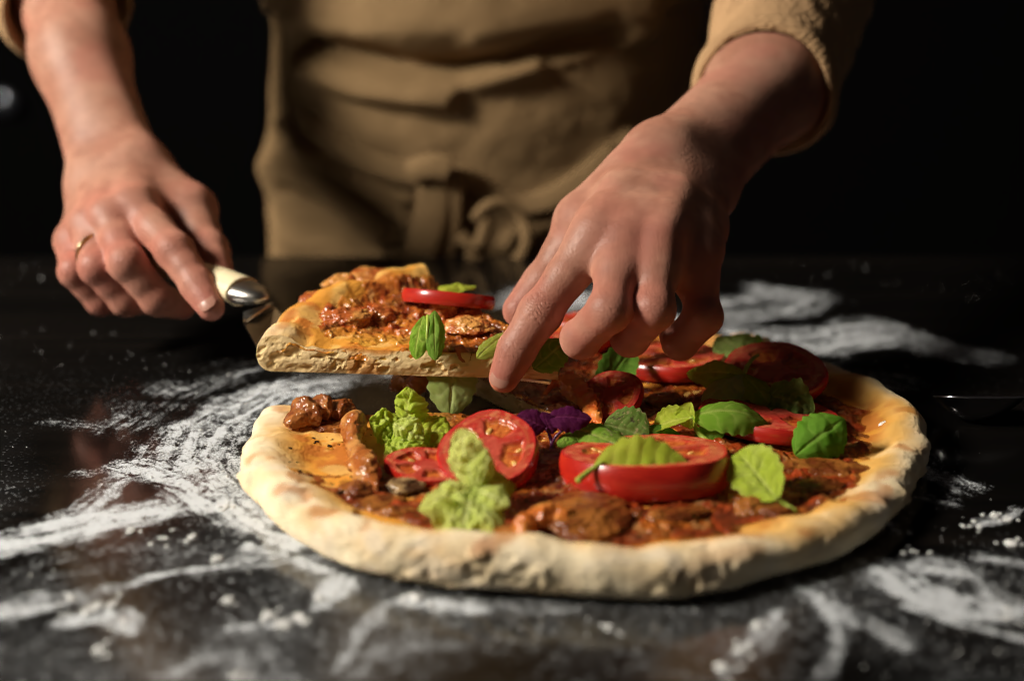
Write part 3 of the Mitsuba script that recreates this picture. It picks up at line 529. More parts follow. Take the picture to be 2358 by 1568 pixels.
# pale sprig in front
k = 'basil_sprig_001'; b = P3(1092, 1125, 1085, 1165)
leaf(k + '__leaf', b, P3(1060, 990, 1085, 1150) + [0, 0.002, 0], 0.0195, (-0.45, -0.8, 0.30), 0.45, 0.45, 0.10, 0.04, tone=PALE, seed=11, veins=5, blunt=0.3)
leaf(k + '__leaf_001', b, P3(1120, 1035, 1085, 1150), 0.0145, (0.1, -0.85, 0.5), 0.9, 0.9, 0.12, 0.03, tone=PALE, seed=12, veins=4, blunt=0.3)
leaf(k + '__leaf_002', b, P3(1185, 1115, 1160, 1150), 0.0185, (0.15, -0.6, 0.78), 1.1, 0.7, 0.06, 0.04, tone=YGREEN, seed=13, veins=5)
leaf(k + '__leaf_003', b, P3(962, 1172, 970, 1185), 0.019, (-0.25, -0.65, 0.7), 0.9, 0.8, 0.10, 0.06, 0.5, tone=PALE, seed=14, veins=5)
leaf(k + '__leaf_004', b, P3(1060, 1238, 1070, 1240), 0.0265, (-0.1, -0.75, 0.6), 0.9, 0.7, 0.08, 0.07, tone=PALE, seed=15, veins=4, blunt=0.6)
leaf(k + '__leaf_005', b, P3(1140, 1235, 1130, 1235), 0.019, (0.25, -0.75, 0.6), 0.8, 0.9, 0.09, 0.05, tone=PALE, seed=16, veins=4)
leaf(k + '__leaf_006', P3(1085, 1175, 1085, 1195), P3(1000, 1218, 1010, 1225), 0.019, (-0.2, -0.7, 0.65), 0.6, -0.6, 0.06, 0.08, tone=PALE, seed=17, veins=4, blunt=0.4)
leaf(k + '__leaf_007', P3(1092, 1130, 1085, 1165), P3(1170, 1165, 1140, 1190), 0.017, (0.2, -0.7, 0.65), 1.0, 0.8, 0.06, 0.05, tone=PALE, seed=18, veins=4)
stem(k + '__stem', [b, up(b, -0.006), up(b, -0.012) + [0.004, 0.005, 0]], 0.0013)
say(k, 'pale green ruffled basil sprig at the front, nearest the viewer', 'basil sprig')

k = 'purple_basil_sprig'; b = pz(1268, 1048)
leaf(k + '__leaf', P3(1258, 985, 1268, 1030), P3(1190, 957, 1215, 1030), 0.015, (-0.1, -0.75, 0.65), 0.7, 0.8, 0.015, 0.03, tone=PURPLE, seed=21)
leaf(k + '__leaf_001', P3(1262, 960, 1268, 1030), P3(1362, 966, 1350, 1030), 0.015, (0.05, -0.65, 0.75), 0.7, 0.8, 0.015, 0.04, tone=PURPLE, seed=22)
leaf(k + '__leaf_002', P3(1272, 1000, 1268, 1030), P3(1250, 948, 1260, 1030), 0.010, (-0.5, -0.8, 0.3), 0.3, 0.7, 0.012, tone=PURPLE, seed=23)
stem(k + '__stem', [b, P3(1268, 1010, 1268, 1030), P3(1258, 985, 1268, 1030)], 0.0010, 'mat_purple_stem')
stem(k + '__stem_001', [b, P3(1280, 1005, 1268, 1030), P3(1308, 985, 1290, 1030)], 0.0008, 'mat_purple_stem')
say(k, 'dark purple basil sprig right of the seeded tomato slice', 'purple basil')

k = 'basil_sprig_002'; b = P3(1325, 1010, 1325, 1030)
leaf(k + '__leaf', P3(1310, 985, 1325, 1020), P3(1452, 1044, 1428, 1050), 0.0225, (-0.05, -0.60, 0.78), 0.9, 1.0, 0.02, 0.02, tone=GREEN, seed=31, blunt=0.5, spots=0.8)
leaf(k + '__leaf_001', P3(1392, 975, 1400, 1005), P3(1494, 1004, 1482, 1012), 0.0245, (0.0, -0.80, 0.60), 0.25, 0.3, 0.015, tone=((0.15, 0.28, 0.05), (0.30, 0.42, 0.13)), seed=32, blunt=0.8, spots=0.9)
leaf(k + '__leaf_002', P3(1325, 990, 1325, 1020), P3(1288, 1030, 1290, 1040), 0.010, (-0.4, -0.6, 0.7), 0.4, 0.6, 0.04, tone=GREEN, seed=33)
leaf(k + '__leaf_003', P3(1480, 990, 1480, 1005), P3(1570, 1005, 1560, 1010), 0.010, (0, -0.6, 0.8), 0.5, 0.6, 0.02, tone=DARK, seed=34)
stem(k + '__stem', [P3(1312, 1020, 1325, 1035), P3(1330, 1010, 1330, 1030), P3(1395, 985, 1400, 1010)], 0.0011)
say(k, 'two blunt basil leaves with brown spots, right of the purple basil', 'basil sprig')

k = 'basil_leaf_001'; ty = pz(1502, 1085)[1] - 0.026
leaf(k + '__blade', Y(1366, 1080, ty), Y(1596, 1090, ty - .002), 0.033, (0.05, -0.88, 0.46), 0.45, 0.65, 0.035, 0.02, tone=YGREEN, seed=41, veins=7, fold=.05)
stem(k + '__stem', [Y(1330, 1107, ty - .008), Y(1350, 1090, ty - .004), Y(1388, 1064, ty)], 0.0013)
say(k, 'long yellow green basil leaf lying over the thick tomato slice', 'basil leaf')

k = 'basil_sprig_003'; b = pz(1640, 1022)
J = P3(1592, 960, 1610, 1005)
leaf(k + '__leaf', J, P3(1775, 985, 1740, 1012), 0.0240, (0.0, -0.45, 0.88), 1.7, 1.0, 0.02, 0.02, tone=GREEN, seed=51, veins=5)
leaf(k + '__leaf_001', J, P3(1508, 988, 1530, 1002), 0.0155, (-0.1, -0.5, 0.85), 0.7, -1.0, 0.03, tone=YGREEN, seed=52, blunt=0.4)
leaf(k + '__leaf_002', P3(1585, 985, 1600, 1010), P3(1592, 926, 1600, 1010), 0.0130, (-0.6, -0.6, 0.4), 0.4, -0.9, 0.02, tone=YGREEN, seed=53)
leaf(k + '__leaf_003', P3(1600, 1000, 1610, 1010), P3(1668, 1000, 1650, 1015), 0.0125, (0.3, -0.7, 0.5), 0.4, 0.5, 0.02, tone=GREEN, seed=54)
stem(k + '__stem', [b, P3(1612, 1000, 1620, 1015), J], 0.0014)
say(k, 'basil sprig with a bent stem and a long drooping leaf, right of centre', 'basil sprig')

k = 'basil_leaf_002'
leaf(k + '__blade', P3(1830, 1048, 1845, 1055) + [0, 0, 0.0], P3(1945, 965, 1935, 1035), 0.0285, (-0.05, -0.80, 0.60), 0.95, 1.0, 0.035, 0.0, tone=((0.11, 0.30, 0.022), (0.24, 0.44, 0.07)), seed=61, veins=3, blunt=0.7)
say(k, 'round domed dark basil leaf near the right crust', 'basil leaf')

k = 'basil_leaf_003'
leaf(k + '__blade', P3(1790, 1150, 1790, 1165), P3(1700, 1040, 1710, 1110), 0.0235, (-0.25, -0.80, 0.55), 0.5, -0.3, 0.075, 0.02, tone=LIME, seed=71, veins=6, blunt=0.5)
stem(k + '__stem', [P3(1832, 1178, 1832, 1182), P3(1810, 1162, 1810, 1172), P3(1786, 1145, 1786, 1165)], 0.0011)
say(k, 'ribbed bright basil leaf with a stem, front right of the thick tomato', 'basil leaf')

k = 'basil_leaf_004'
leaf(k + '__blade', P3(1775, 912, 1785, 945), P3(1870, 952, 1858, 968), 0.024, (-0.15, -0.7, 0.65), 1.0, -0.9, 0.10, 0.10, tone=((0.15, 0.23, 0.05), (0.30, 0.37, 0.12)), seed=81, veins=4)
say(k, 'small crumpled basil leaf on the tomato slice right of centre', 'basil leaf')

k = 'basil_sprig_004'; b = P3(1712, 862, 1715, 915)
leaf(k + '__leaf', b, P3(1618, 932, 1640, 945), 0.0215, (-0.60, -0.60, 0.52), 0.8, 0.9, 0.05, 0.03, tone=((0.56, 0.62, 0.20), (0.68, 0.72, 0.30)), seed=91, veins=4)
leaf(k + '__leaf_001', b, P3(1695, 950, 1690, 950), 0.0165, (-0.15, -0.85, 0.45), 0.4, 0.7, 0.05, 0.03, tone=((0.48, 0.54, 0.14), (0.60, 0.64, 0.22)), seed=92, veins=4)
leaf(k + '__leaf_002', b, P3(1775, 935, 1765, 948), 0.017, (0.3, -0.8, 0.45), 0.5, 0.7, 0.05, 0.03, tone=YGREEN, seed=93, veins=4)
leaf(k + '__leaf_003', b, P3(1582, 862, 1610, 910), 0.018, (-0.2, -0.6, 0.75), 0.7, 0.7, 0.06, 0.05, tone=YGREEN, seed=94, veins=4)
stem(k + '__stem', [b, up(b, 0.004) + [0.003, 0.004, 0], up(b, 0.006) + [0.009, 0.012, 0]], 0.0012)
say(k, 'basil sprig with pale hanging leaves, back right', 'basil sprig')

k = 'basil_sprig_005'; b = P3(1745, 835, 1745, 865)
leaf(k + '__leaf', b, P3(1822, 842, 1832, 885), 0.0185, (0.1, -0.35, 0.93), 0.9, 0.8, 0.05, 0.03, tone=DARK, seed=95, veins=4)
leaf(k + '__leaf_001', b, P3(1822, 908, 1812, 925), 0.020, (0.1, -0.7, 0.65), 0.7, 0.7, 0.05, 0.03, tone=GREEN, seed=96, veins=4)
leaf(k + '__leaf_002', b, P3(1648, 778, 1660, 830), 0.026, (-0.15, -0.6, 0.78), 0.7, 0.5, 0.06, 0.03, tone=((0.30, 0.45, 0.11), (0.48, 0.58, 0.22)), seed=97, veins=6)
leaf(k + '__leaf_003', b, P3(1742, 768, 1745, 840), 0.009, (-0.6, -0.7, 0.3), 0.3, 0.7, 0.03, tone=GREEN, seed=98)
stem(k + '__stem', [P3(1775, 875, 1775, 890), P3(1755, 850, 1755, 870), b], 0.0013)
say(k, 'dark green basil sprig farthest back, by the far crust', 'basil sprig')

k = 'basil_leaf_005'
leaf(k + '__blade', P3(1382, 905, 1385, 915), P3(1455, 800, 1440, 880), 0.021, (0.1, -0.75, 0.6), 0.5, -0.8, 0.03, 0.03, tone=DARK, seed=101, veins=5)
say(k, 'dark basil leaf in the shade under the curled middle finger', 'basil leaf')

k = 'basil_leaf_006'
leaf(k + '__blade', P3(1635, 1098, 1640, 1115) + [0, 0, 0.003], P3(1650, 1055, 1650, 1095), 0.0055, (-0.6, -0.6, 0.4), 0.3, -0.4, 0.02, tone=LIME, seed=102, veins=3)
say(k, 'tiny basil leaf on the right end of the thick tomato slice', 'basil leaf')

F0 = lambda px, py, d=0.0: Y(px, py, PC[1] - 0.004 + d)
k = 'basil_sprig_006'
leaf(k + '__leaf', F0(975, 727, 0.010), F0(958, 828, -0.004), 0.0135, (-0.45, -0.85, 0.2), 0.9, 0.9, 0.06, 0.03, tone=GREEN, seed=103, veins=4, blunt=0.4)
leaf(k + '__leaf_001', F0(1000, 715, 0.010), F0(1002, 830, -0.006), 0.0125, (0.05, -0.95, 0.2), 0.9, 1.1, 0.05, 0.03, tone=((0.15, 0.32, 0.035), (0.30, 0.45, 0.10)), seed=104, veins=4, blunt=0.5)
stem(k + '__stem', [F0(985, 728, 0.012), F0(985, 745, 0.004), F0(982, 800, -0.001)], 0.001)
say(k, 'pair of basil leaves hanging over the cut face of the lifted slice', 'basil sprig')
k = 'basil_leaf_007'
leaf(k + '__blade', F0(1098, 825, -0.004), F0(1185, 765, 0.012), 0.014, (-0.3, -0.65, 0.7), 0.9, 0.9, 0.03, 0.02, tone=((0.27, 0.33, 0.045), (0.42, 0.44, 0.10)), seed=105, veins=5, spots=0.5)
say(k, 'sauce stained basil leaf on the slice, left of the pointing fingertip', 'basil leaf')
k = 'basil_leaf_008'
leaf(k + '__blade', F0(1228, 850, -.004), F0(1312, 782, 0.004), 0.0180, (-0.1, -0.85, 0.5), 0.8, 0.8, 0.05, 0.03, tone=GREEN, seed=106, veins=4)
say(k, 'basil leaf on the tip of the slice, between pointing and middle finger', 'basil leaf')
k = 'basil_leaf_009'
q = on_slice(1045, 690)
leaf(k + '__blade', Y(1008, 664, q[1]), Y(1095, 662, q[1]), 0.008, (0, -0.4, 0.9), 0.5, 0.8, 0.10, 0.10, tone=YGREEN, seed=107, veins=4)
say(k, 'thin curled basil leaf on top of the tomato on the lifted slice', 'basil leaf')

# ------------------------------------------------------------------ the person: arms and hands as one smooth surface
def surface_nets(F, lo, h):
    s = F < 0
    n = np.array(F.shape)
    cnt = np.zeros(n - 1, np.int8); pos = np.zeros((*(n - 1), 3), np.float32); ne = np.zeros(n - 1, np.int8)
    act = None
    c = [s[i:n[0] - 1 + i, j:n[1] - 1 + j, k:n[2] - 1 + k] for i in (0, 1) for j in (0, 1) for k in (0, 1)]
    tot = sum(x.astype(np.int8) for x in c); act = (tot > 0) & (tot < 8)
    I = np.argwhere(act); idx = -np.ones(n - 1, np.int64); idx[act] = np.arange(len(I))
    corner = np.array([[i, j, k] for i in (0, 1) for j in (0, 1) for k in (0, 1)])
    val = np.stack([F[I[:, 0] + q[0], I[:, 1] + q[1], I[:, 2] + q[2]] for q in corner], 1)
    P, m = np.zeros((len(I), 3)), np.zeros(len(I))
    for a in range(8):
        for b in range(a + 1, 8):
            if np.abs(corner[a] - corner[b]).sum() != 1: continue
            x = (val[:, a] < 0) != (val[:, b] < 0)
            t = val[:, a] / np.where(x, val[:, a] - val[:, b], 1)
            P += np.where(x[:, None], corner[a] + t[:, None] * (corner[b] - corner[a]), 0); m += x
    P = I + P / m[:, None]
    faces = []
    for ax in range(3):
        b, c2 = [q for q in range(3) if q != ax]
        d = np.eye(3, dtype=int)
        sl0 = [slice(1, n[q] - 1) for q in range(3)]; sl1 = list(sl0); sl0[ax] = slice(0, n[ax] - 1); sl1[ax] = slice(1, n[ax])
        s0, s1 = s[tuple(sl0)], s[tuple(sl1)]
        E = np.argwhere(s0 != s1); off = np.array([1, 1, 1]); off[ax] = 0; E = E + off
        flip = s[E[:, 0], E[:, 1], E[:, 2]]
        q = [idx[tuple((E - x).T)] for x in (d[b] + d[c2], d[c2], 0 * d[b], d[b])]
        Q = np.stack(q, 1)
        if ax == 1: flip = ~flip
        Q = np.where(flip[:, None], Q, Q[:, ::-1])
        faces.append(Q)
    return lo + P * h, np.vstack(faces)
class Field:
    def __init__(self, lo, hi, h):
        self.lo, self.h = np.asarray(lo, float), h
        self.n = np.ceil((np.asarray(hi) - lo) / h).astype(int) + 1
        self.F = np.full(self.n, 0.03, np.float32)
    def box(self, pts, pad):
        p = np.asarray(pts); a = np.clip(np.floor((p.min(0) - pad - self.lo) / self.h).astype(int), 0, self.n - 1); b = np.clip(np.ceil((p.max(0) + pad - self.lo) / self.h).astype(int) + 1, 1, self.n)
        return tuple(slice(i, j) for i, j in zip(a, b))
    def grid(self, s):
        return np.meshgrid(*[(self.lo[k] + self.h * np.arange(s[k].start, s[k].stop)).astype(np.float32) for k in range(3)], indexing='ij', sparse=True)
    def cone(self, s, a, b, ra, rb):
        x, y, z = self.grid(s); a, b = np.asarray(a, np.float32), np.asarray(b, np.float32); d = b - a
        px, py, pz_ = x - a[0], y - a[1], z - a[2]
        t = np.clip((px * d[0] + py * d[1] + pz_ * d[2]) / max(float(d @ d), 1e-12), 0, 1)
        return np.sqrt((px - t * d[0]) ** 2 + (py - t * d[1]) ** 2 + (pz_ - t * d[2]) ** 2) - (ra + t * (rb - ra))
def smin(a, b, k):
    h = np.clip(0.5 + 0.5 * (b - a) / k, 0, 1); return b + (a - b) * h - k * h * (1 - h)
def arm(palm, fingers, h=0.0014, k=0.010):
    """palm: [(a, b, ra, rb, k)] blended together; fingers: [(joints, radii, blend)] which stay apart from one another"""
    pts = np.array([p for q in palm for p in q[:2]] + [j for f in fingers for j in f[0]])
    rmax = max(max(q[2:4]) for q in palm)
    fl = Field(pts.min(0) - rmax - 0.006, pts.max(0) + rmax + 0.006, h)
    for a, b, ra, rb, kk in palm:
        s = fl.box([a, b], max(ra, rb) + 0.02); fl.F[s] = smin(fl.F[s], fl.cone(s, a, b, ra, rb), kk)
    base = fl.F.copy()
    for J, R, kk in fingers:
        s = fl.box(J, 0.03); G = np.full(base[s].shape, 0.03, np.float32)
        for i in range(len(J) - 1): G = smin(G, fl.cone(s, J[i], J[i + 1], R[i], R[i + 1]), 0.0035)
        for i in range(1, len(J) - 1):                                     # knuckles are a little thicker than the shafts
            G = smin(G, fl.cone(s, J[i], J[i], R[i] * 1.03, R[i] * 1.03), 0.004)
        for i in range(len(J) - 1):                                        # finger pulp on the shafts
            m = 0.5 * (np.asarray(J[i]) + J[i + 1]); G = smin(G, fl.cone(s, m, m, R[i + 1] * 1.0, R[i + 1] * 1.0), 0.004)
        fl.F[s] = np.minimum(fl.F[s], smin(base[s], G, kk))
    v, f = surface_nets(fl.F, fl.lo, h)
    Fs = ndimage.gaussian_filter(fl.F, 0.7)
    g = np.stack(np.gradient(Fs), -1)
    for _ in range(2):
        q = ((v - fl.lo) / h).T
        d = ndimage.map_coordinates(Fs, q, order=1, mode='nearest'); gr = np.stack([ndimage.map_coordinates(g[..., i], q, order=1, mode='nearest') for i in range(3)], 1)
        v = v - np.clip(d[:, None], -h, h) * h * gr / np.maximum((gr ** 2).sum(1, keepdims=True), 1e-12) * 0.8 if False else v - np.clip(d, -h, h)[:, None] * (gr / np.maximum(np.linalg.norm(gr, axis=1, keepdims=True), 1e-9)) * 0.8
    return v, f

# ---- the person's left arm, which points at the slice
LH = dict(
    I=[Y(1368, 550, .030), Y(1243, 722, .012), Y(1190, 805, .008), Y(1160, 870, .006)],
    M=[Y(1438, 560, .026), Y(1402, 716, -.010), Y(1337, 780, .002), Y(1356, 760, .026)],
    R=[Y(1515, 562, .024), Y(1505, 714, -.006), Y(1451, 776, .008), Y(1466, 756, .032)],
    P=[Y(1600, 605, .032), Y(1620, 730, .016), Y(1566, 788, .020), Y(1548, 768, .042)],
    Th=[Y(1450, 410, .092), Y(1345, 512, .075), Y(1252, 655, .062), Y(1196, 715, .054)])
W0, W1, FM, EL = Y(1532, 358, .105), Y(1622, 428, .108), Y(1768, 195, .205), Y(1850, -70, .30)
palmL = [(EL, FM, .036, .0300, .02), (FM, W0, .0275, .0170, .02), (FM, W1, .0275, .0160, .02)]
C = [Y(1500, 385, .098), Y(1535, 405, .096), Y(1575, 425, .093), Y(1618, 455, .094)]
for cpt, n, r0, r1 in zip(C, 'IMRP', (.0165, .0165, .016, .015), (.0120, .0115, .0110, .0105)): palmL.append((cpt, LH[n][0], r0, r1, .010))
palmL += [(C[0], LH['Th'][1], .016, .0125, .012), (W0, W1, .0175, .0165, .012), (LH['Th'][1], LH['I'][0] + [0.004, 0.014, -0.006], .011, .009, .012), (LH['I'][0] + [0, .012, -.004], LH['P'][0] + [0, .012, 0], .010, .009, .010),
          (C[1] + [0, .006, -.012], LH['R'][0] + [0, .014, -.012], .012, .010, .012)]
backL = unit(np.cross(LH['P'][0] - LH['I'][0], C[1] - LH['M'][0])); backL = backL * np.sign(backL @ [0, -1, .3])
for n, r in zip('IMRP', (.0088, .0090, .0085, .0078)): palmL.append((LH[n][0] + backL * .0034, LH[n][0] + backL * .0034, r, r, .008))
for a, b in ('IM', 'MR', 'RP'):
    for f in (.18, .5):
        q = [LH[n][0] * (1 - f) + C['IMRP'.index(n)] * f + backL * .001 for n in (a, b)]; palmL.append((q[0], q[1],   .0104 + .005 * f, .0104 + .005 * f, .010))
for n, cpt in zip('IMRP', C):                                              # tendons on the back of the hand
    a, b = LH[n][0] + backL * .0085, cpt * 0.55 + LH[n][0] * 0.45 + backL * .0125; palmL.append((a - backL * .0012, b - backL * .0015, .0030, .0024, .008))
for a, b, f in (('I', 'M', .24), ('M', 'R', .30), ('M', 'R', .46), ('R', 'P', .26)):    # the webs between the fingers
    q = [LH[n][0] * (1 - f) + LH[n][1] * f - backL * .0015 for n in (a, b)]; palmL.append((q[0], q[1], .0078, .0076, .008))
vl, fl_ = arm(palmL, [(LH['I'], (.0108, .0096, .0084, .0074), .006), (LH['M'], (.0108, .0094, .0086, .0076), .006), (LH['R'], (.0104, .0092, .0085, .0075), .006),
                      (LH['P'], (.0096, .0084, .0078, .0070), .006), (LH['Th'], (.014, .0122, .0102, .0088), .008)])
# ---- the person's right arm, which holds the server
RH = dict(
    I=[Y(314, 482, .142), Y(402, 578, .108), Y(454, 655, .094), Y(486, 708, .083)],
    M=[Y(258, 508, .137), Y(292, 606, .106), Y(362, 688, .108), Y(420, 705, .128)],
    R=[Y(208, 525, .142), Y(222, 615, .114), Y(290, 690, .118), Y(350, 690, .140)],
    P=[Y(172, 562, .157), Y(172, 625, .134), Y(232, 692, .138), Y(290, 690, .155)],
    Th=[Y(345, 410, .188), Y(438, 485, .166), Y(482, 580, .135), Y(503, 640, .112)])
U0, U1, FM2, EL2 = Y(318, 385, .190), Y(222, 425, .188), Y(185, 130, .270), Y(135, -60, .335)
palmR = [(EL2, FM2, .034, .0255, .02), (FM2, U0, .0230, .0150, .02), (FM2, U1, .0230, .0145, .02), (U0, U1, .0165, .016, .012)]
C2 = [Y(318, 410, .186), Y(285, 420, .182), Y(250, 432, .184), Y(222, 450, .188)]
for cpt, n, r0, r1 in zip(C2, 'IMRP', (.0155, .016, .0155, .0145), (.0115, .0115, .0110, .0100)): palmR.append((cpt, RH[n][0], r0, r1, .010))
palmR += [(C2[0], RH['Th'][1], .015, .0125, .012), (RH['Th'][1], RH['I'][0] + [0, .014, -.006], .011, .009, .012), (RH['I'][0] + [0, .012, -.004], RH['P'][0] + [0, .010, 0], .010, .009, .010)]
backR = unit(np.cross(RH['P'][0] - RH['I'][0], C2[1] - RH['M'][0])); backR = backR * np.sign(backR @ [0, -1, .6])
for n, r in zip('IMRP', (.0092, .0088, .0082, .0076)): palmR.append((RH[n][0] + backR * .0045, RH[n][0] + backR * .0045, r, r, .006))
for n, cpt in zip('IM', C2):
    palmR.append((RH[n][0] + backR * .009, cpt * 0.5 + RH[n][0] * 0.5 + backR * .0115, .0030, .0024, .005))
vr, fr = arm(palmR, [(RH['I'], (.0106, .0096, .0084, .0074), .006), (RH['M'], (.0106, .0094, .0086, .0076), .006), (RH['R'], (.0102, .0090, .0084, .0074), .006),
                     (RH['P'], (.0094, .0083, .0077, .0070), .006), (RH['Th'], (.014, .0122, .0104, .0088), .008)], h=0.0016)
def skin(v, Hd):
    n = fb(*(v * 70).T, o=5, s=3); c = lerp((0.40, 0.208, 0.144), (0.335, 0.155, 0.104), sst(0.35, 0.65, n))
    red = np.zeros(len(v)); yel = np.zeros(len(v))
    for q, J in Hd.items():
        for i, j in enumerate(J):
            w = (0.012, 0.010, 0.008, 0.010)[i]
            red += (0.35, 0.55, 0.40, 0.75)[i] * np.exp(-((v - j) ** 2).sum(1) / (2 * w * w))
            if i in (1,): yel += 0.0
    c = c * (1 + 0.30 * (fb(*(v * 210).T, o=3, s=12) - 0.5))[:, None]
    c = lerp(c, (0.39, 0.150, 0.110), 0.5 * sst(0.5, 0.7, fb(*(v * 38).T, o=3, s=8)))
    c = lerp(c, (0.42, 0.130, 0.102), np.clip(red, 0, 0.85))
    if Hd is LH: c = lerp(c, (0.50, 0.17, 0.05), 0.75 * np.exp(-((v - LH['I'][3] - unit(LH['I'][3] - LH['I'][2]) * .007) ** 2).sum(1) / .0055 ** 2))
    return c
TORSO = np.array([Y(1125, 300, .45)[0], 0.520])
core, corecol = tube([(TORSO[0], TORSO[1], -.25), (TORSO[0], TORSO[1], .1), (TORSO[0], TORSO[1], .40), (TORSO[0], TORSO[1], .60)], [.11, .11, .12, .10], 24), (0.6, .33, .22)
SHL, SHR = np.array([TORSO[0] + .19, .50, .56]), np.array([TORSO[0] - .19, .50, .56])
upL, upR = tube([EL, EL * .5 + SHL * .5, SHL], [.044, .046, .05], 24), tube([EL2, EL2 * .5 + SHR * .5, SHR], [.041, .044, .05], 24)
m, c = cat([(vl, fl_, skin(vl, LH)), (vr, fr, skin(vr, RH)), (*core, corecol), (*upL, corecol), (*upR, corecol)])
creases = [(LH['I'][1], unit(LH['I'][2] - LH['I'][0]), .0075, 1.0), (LH['I'][2], unit(LH['I'][3] - LH['I'][1]), .005, .8), (LH['M'][1], unit(LH['M'][2] - LH['M'][0]), .006, .4), (RH['I'][1], unit(RH['I'][2] - RH['I'][0]), .0075, .8), (LH['R'][1], unit(LH['R'][2] - LH['R'][0]), .006, .4), (LH['I'][0] + backL * .01, unit(LH['I'][1] - LH['I'][0]), .011, .30), (LH['M'][0] + backL * .01, unit(LH['M'][1] - LH['M'][0]), .010, .30), (RH['M'][1], unit(RH['M'][2] - RH['M'][0]), .007, .6), (.5 * (W0 + W1) + backL * .016, unit(W0 + W1 - 2 * FM), .012, .35)]
def skin_bump(p, n, uv):
    v = 0.26 * dfbm(p.x * 900, p.y * 900, p.z * 900, 2) + 0.20 * dnoise(p.x * 2000 + p.z * 900, p.y * 500, p.z * 700)
    w = dfbm(p.x * 260, p.y * 260, p.z * 260, 2)
    for c_, ax, s_, g_ in creases:
        dx, dy, dz = p.x - float(c_[0]), p.y - float(c_[1]), p.z - float(c_[2])
        t = dx * float(ax[0]) + dy * float(ax[1]) + dz * float(ax[2])
        lat = dr.sqrt(dr.maximum(dr.square(dx) + dr.square(dy) + dr.square(dz) - dr.square(t), 0))
        win = dr.exp(-dr.square(t / s_)) * dr.exp(-dr.square(lat / (s_ * 2.2)))
        v -= g_ * win * 0.75 * dr.power(dr.abs(dr.sin(t * 1500 + w * 7 + lat * 160)), 0.35 * 0 + 6.0)
    return v
bump('mat_skin', {'type': 'principled', 'base_color': VC, 'roughness': 0.49, 'specular': 0.31, 'flatness': 0.75, 'sheen': 0.1}, skin_bump, 0.0005, 1.5e-4)
put('person__body', m, 'mat_skin', color=c)
def nail(key, J, r, back, length=0.0105, span=1.0, shift=0.35):
    a = unit(J[3] - J[2]); d = unit(np.asarray(back) - a * (np.asarray(back) @ a)); s = np.cross(a, d)
    u, w = np.linspace(-1, 1, 26)[:, None], np.linspace(-1, 1, 26)[None]
    t = w * length * 0.5
    sp = span * np.sqrt(np.clip(1 - (np.clip(-0.1 - w, 0, 1) / 0.9) ** 2 * .97, 0, 1)) * np.sqrt(np.clip(1 - (np.clip(w - 0.45, 0, 1) / .55) ** 2 * .8, 0, 1))
    ang = u * sp
    drop = -0.5 * (np.clip(w + 0.0, 0, 1) ** 2) * 0.0016 + 0.0003
    rr = r * 1.03 + drop
    P = (J[3] + a * 0.0005)[None, None] + (t + shift * length + 0 * u)[..., None] * a + (rr * np.cos(ang))[..., None] * d * 0.93 + (rr * np.sin(ang))[..., None] * s
    put(key, (P.reshape(-1, 3), grid_faces(26, 26)), 'mat_nail')
nail('person__fingernail', LH['I'], .0074, (-.25, -.9, .45), .0098, .66, -.12)
nail('person__fingernail_001', RH['I'], .0074, (-.1, -.85, .5), .0098, .66, -.12)
labels['person__fingernail'] = {'label': 'nail of the pointing index finger'}; labels['person__fingernail_001'] = {'label': 'nail of the index finger on the server'}
ringc, ringa = Y(192, 606, .118), unit(RH['R'][1] - RH['R'][0] + np.array([.02, 0, .01]))
t_ = np.linspace(0, 2 * np.pi, 41); s_ = unit(np.cross(ringa, [0, 1, .2])); o_ = np.cross(ringa, s_)
ringc = RH['R'][0] * .35 + RH['R'][1] * .65
put('person__ring', tube(ringc + .0103 * (np.cos(t_)[:, None] * s_ + np.sin(t_)[:, None] * o_), .0012, 10), 'mat_gold')

# ---- apron: a sheet round the waist with its folds
AY = TORSO[1] - 0.150
def fold_line(P): return np.array([Y(px, py, AY)[[0, 2]] for px, py in P])
FOLDS = [  # polyline in photograph pixels, height, spread above, spread below
    ([(640, 60), (760, 100), (900, 70), (1200, 60), (1500, 40)], .010, .030, .012), ([(690, 145), (850, 172), (1050, 192), (1230, 150)], .012, .007, .010),
    ([(690, 190), (850, 225), (1030, 240)], .012, .010, .006), ([(640, 300), (760, 330), (900, 300), (1100, 320), (1400, 270)], .005, .030, .024), ([(640, 330), (760, 420), (900, 500), (980, 540)], .008, .006, .010),
    ([(640, 420), (720, 470), (860, 560)], .010, .008, .012), ([(600, 450), (640, 500), (660, 590)], .014, .016, .020), ([(700, 360), (800, 420), (930, 470)], .006, .005, .006), ([(1250, 470), (1330, 430), (1450, 330)], .006, .006, .008),
    ([(1100, 110), (1300, 140), (1500, 90)], .007, .010, .006), ([(1180, 560), (1400, 480)], .006, .008, .010)]
FOLDS = [(fold_line(P), a * 1.15, w0, w1) for P, a, w0, w1 in FOLDS]
CREASES = [(fold_line([(690, 120), (800, 130), (950, 165), (1060, 160), (1200, 125), (1400, 95)]), .014, .009), (fold_line([(640, 350), (700, 410), (800, 470), (900, 530)]), .007, .006), (fold_line([(660, 480), (760, 520), (850, 590)]), .006, .006)]
def poly_dist(x, z, P):
    best, sg = np.full(x.shape, 9.0), np.zeros(x.shape)
    for a, b in zip(P[:-1], P[1:]):
        d = b - a; t = np.clip(((x - a[0]) * d[0] + (z - a[1]) * d[1]) / (d @ d), 0, 1); ex, ez = x - a[0] - t * d[0], z - a[1] - t * d[1]
        q = np.hypot(ex, ez); c_ = q < best; best = np.where(c_, q, best); sg = np.where(c_, ez, sg)
    return best, sg
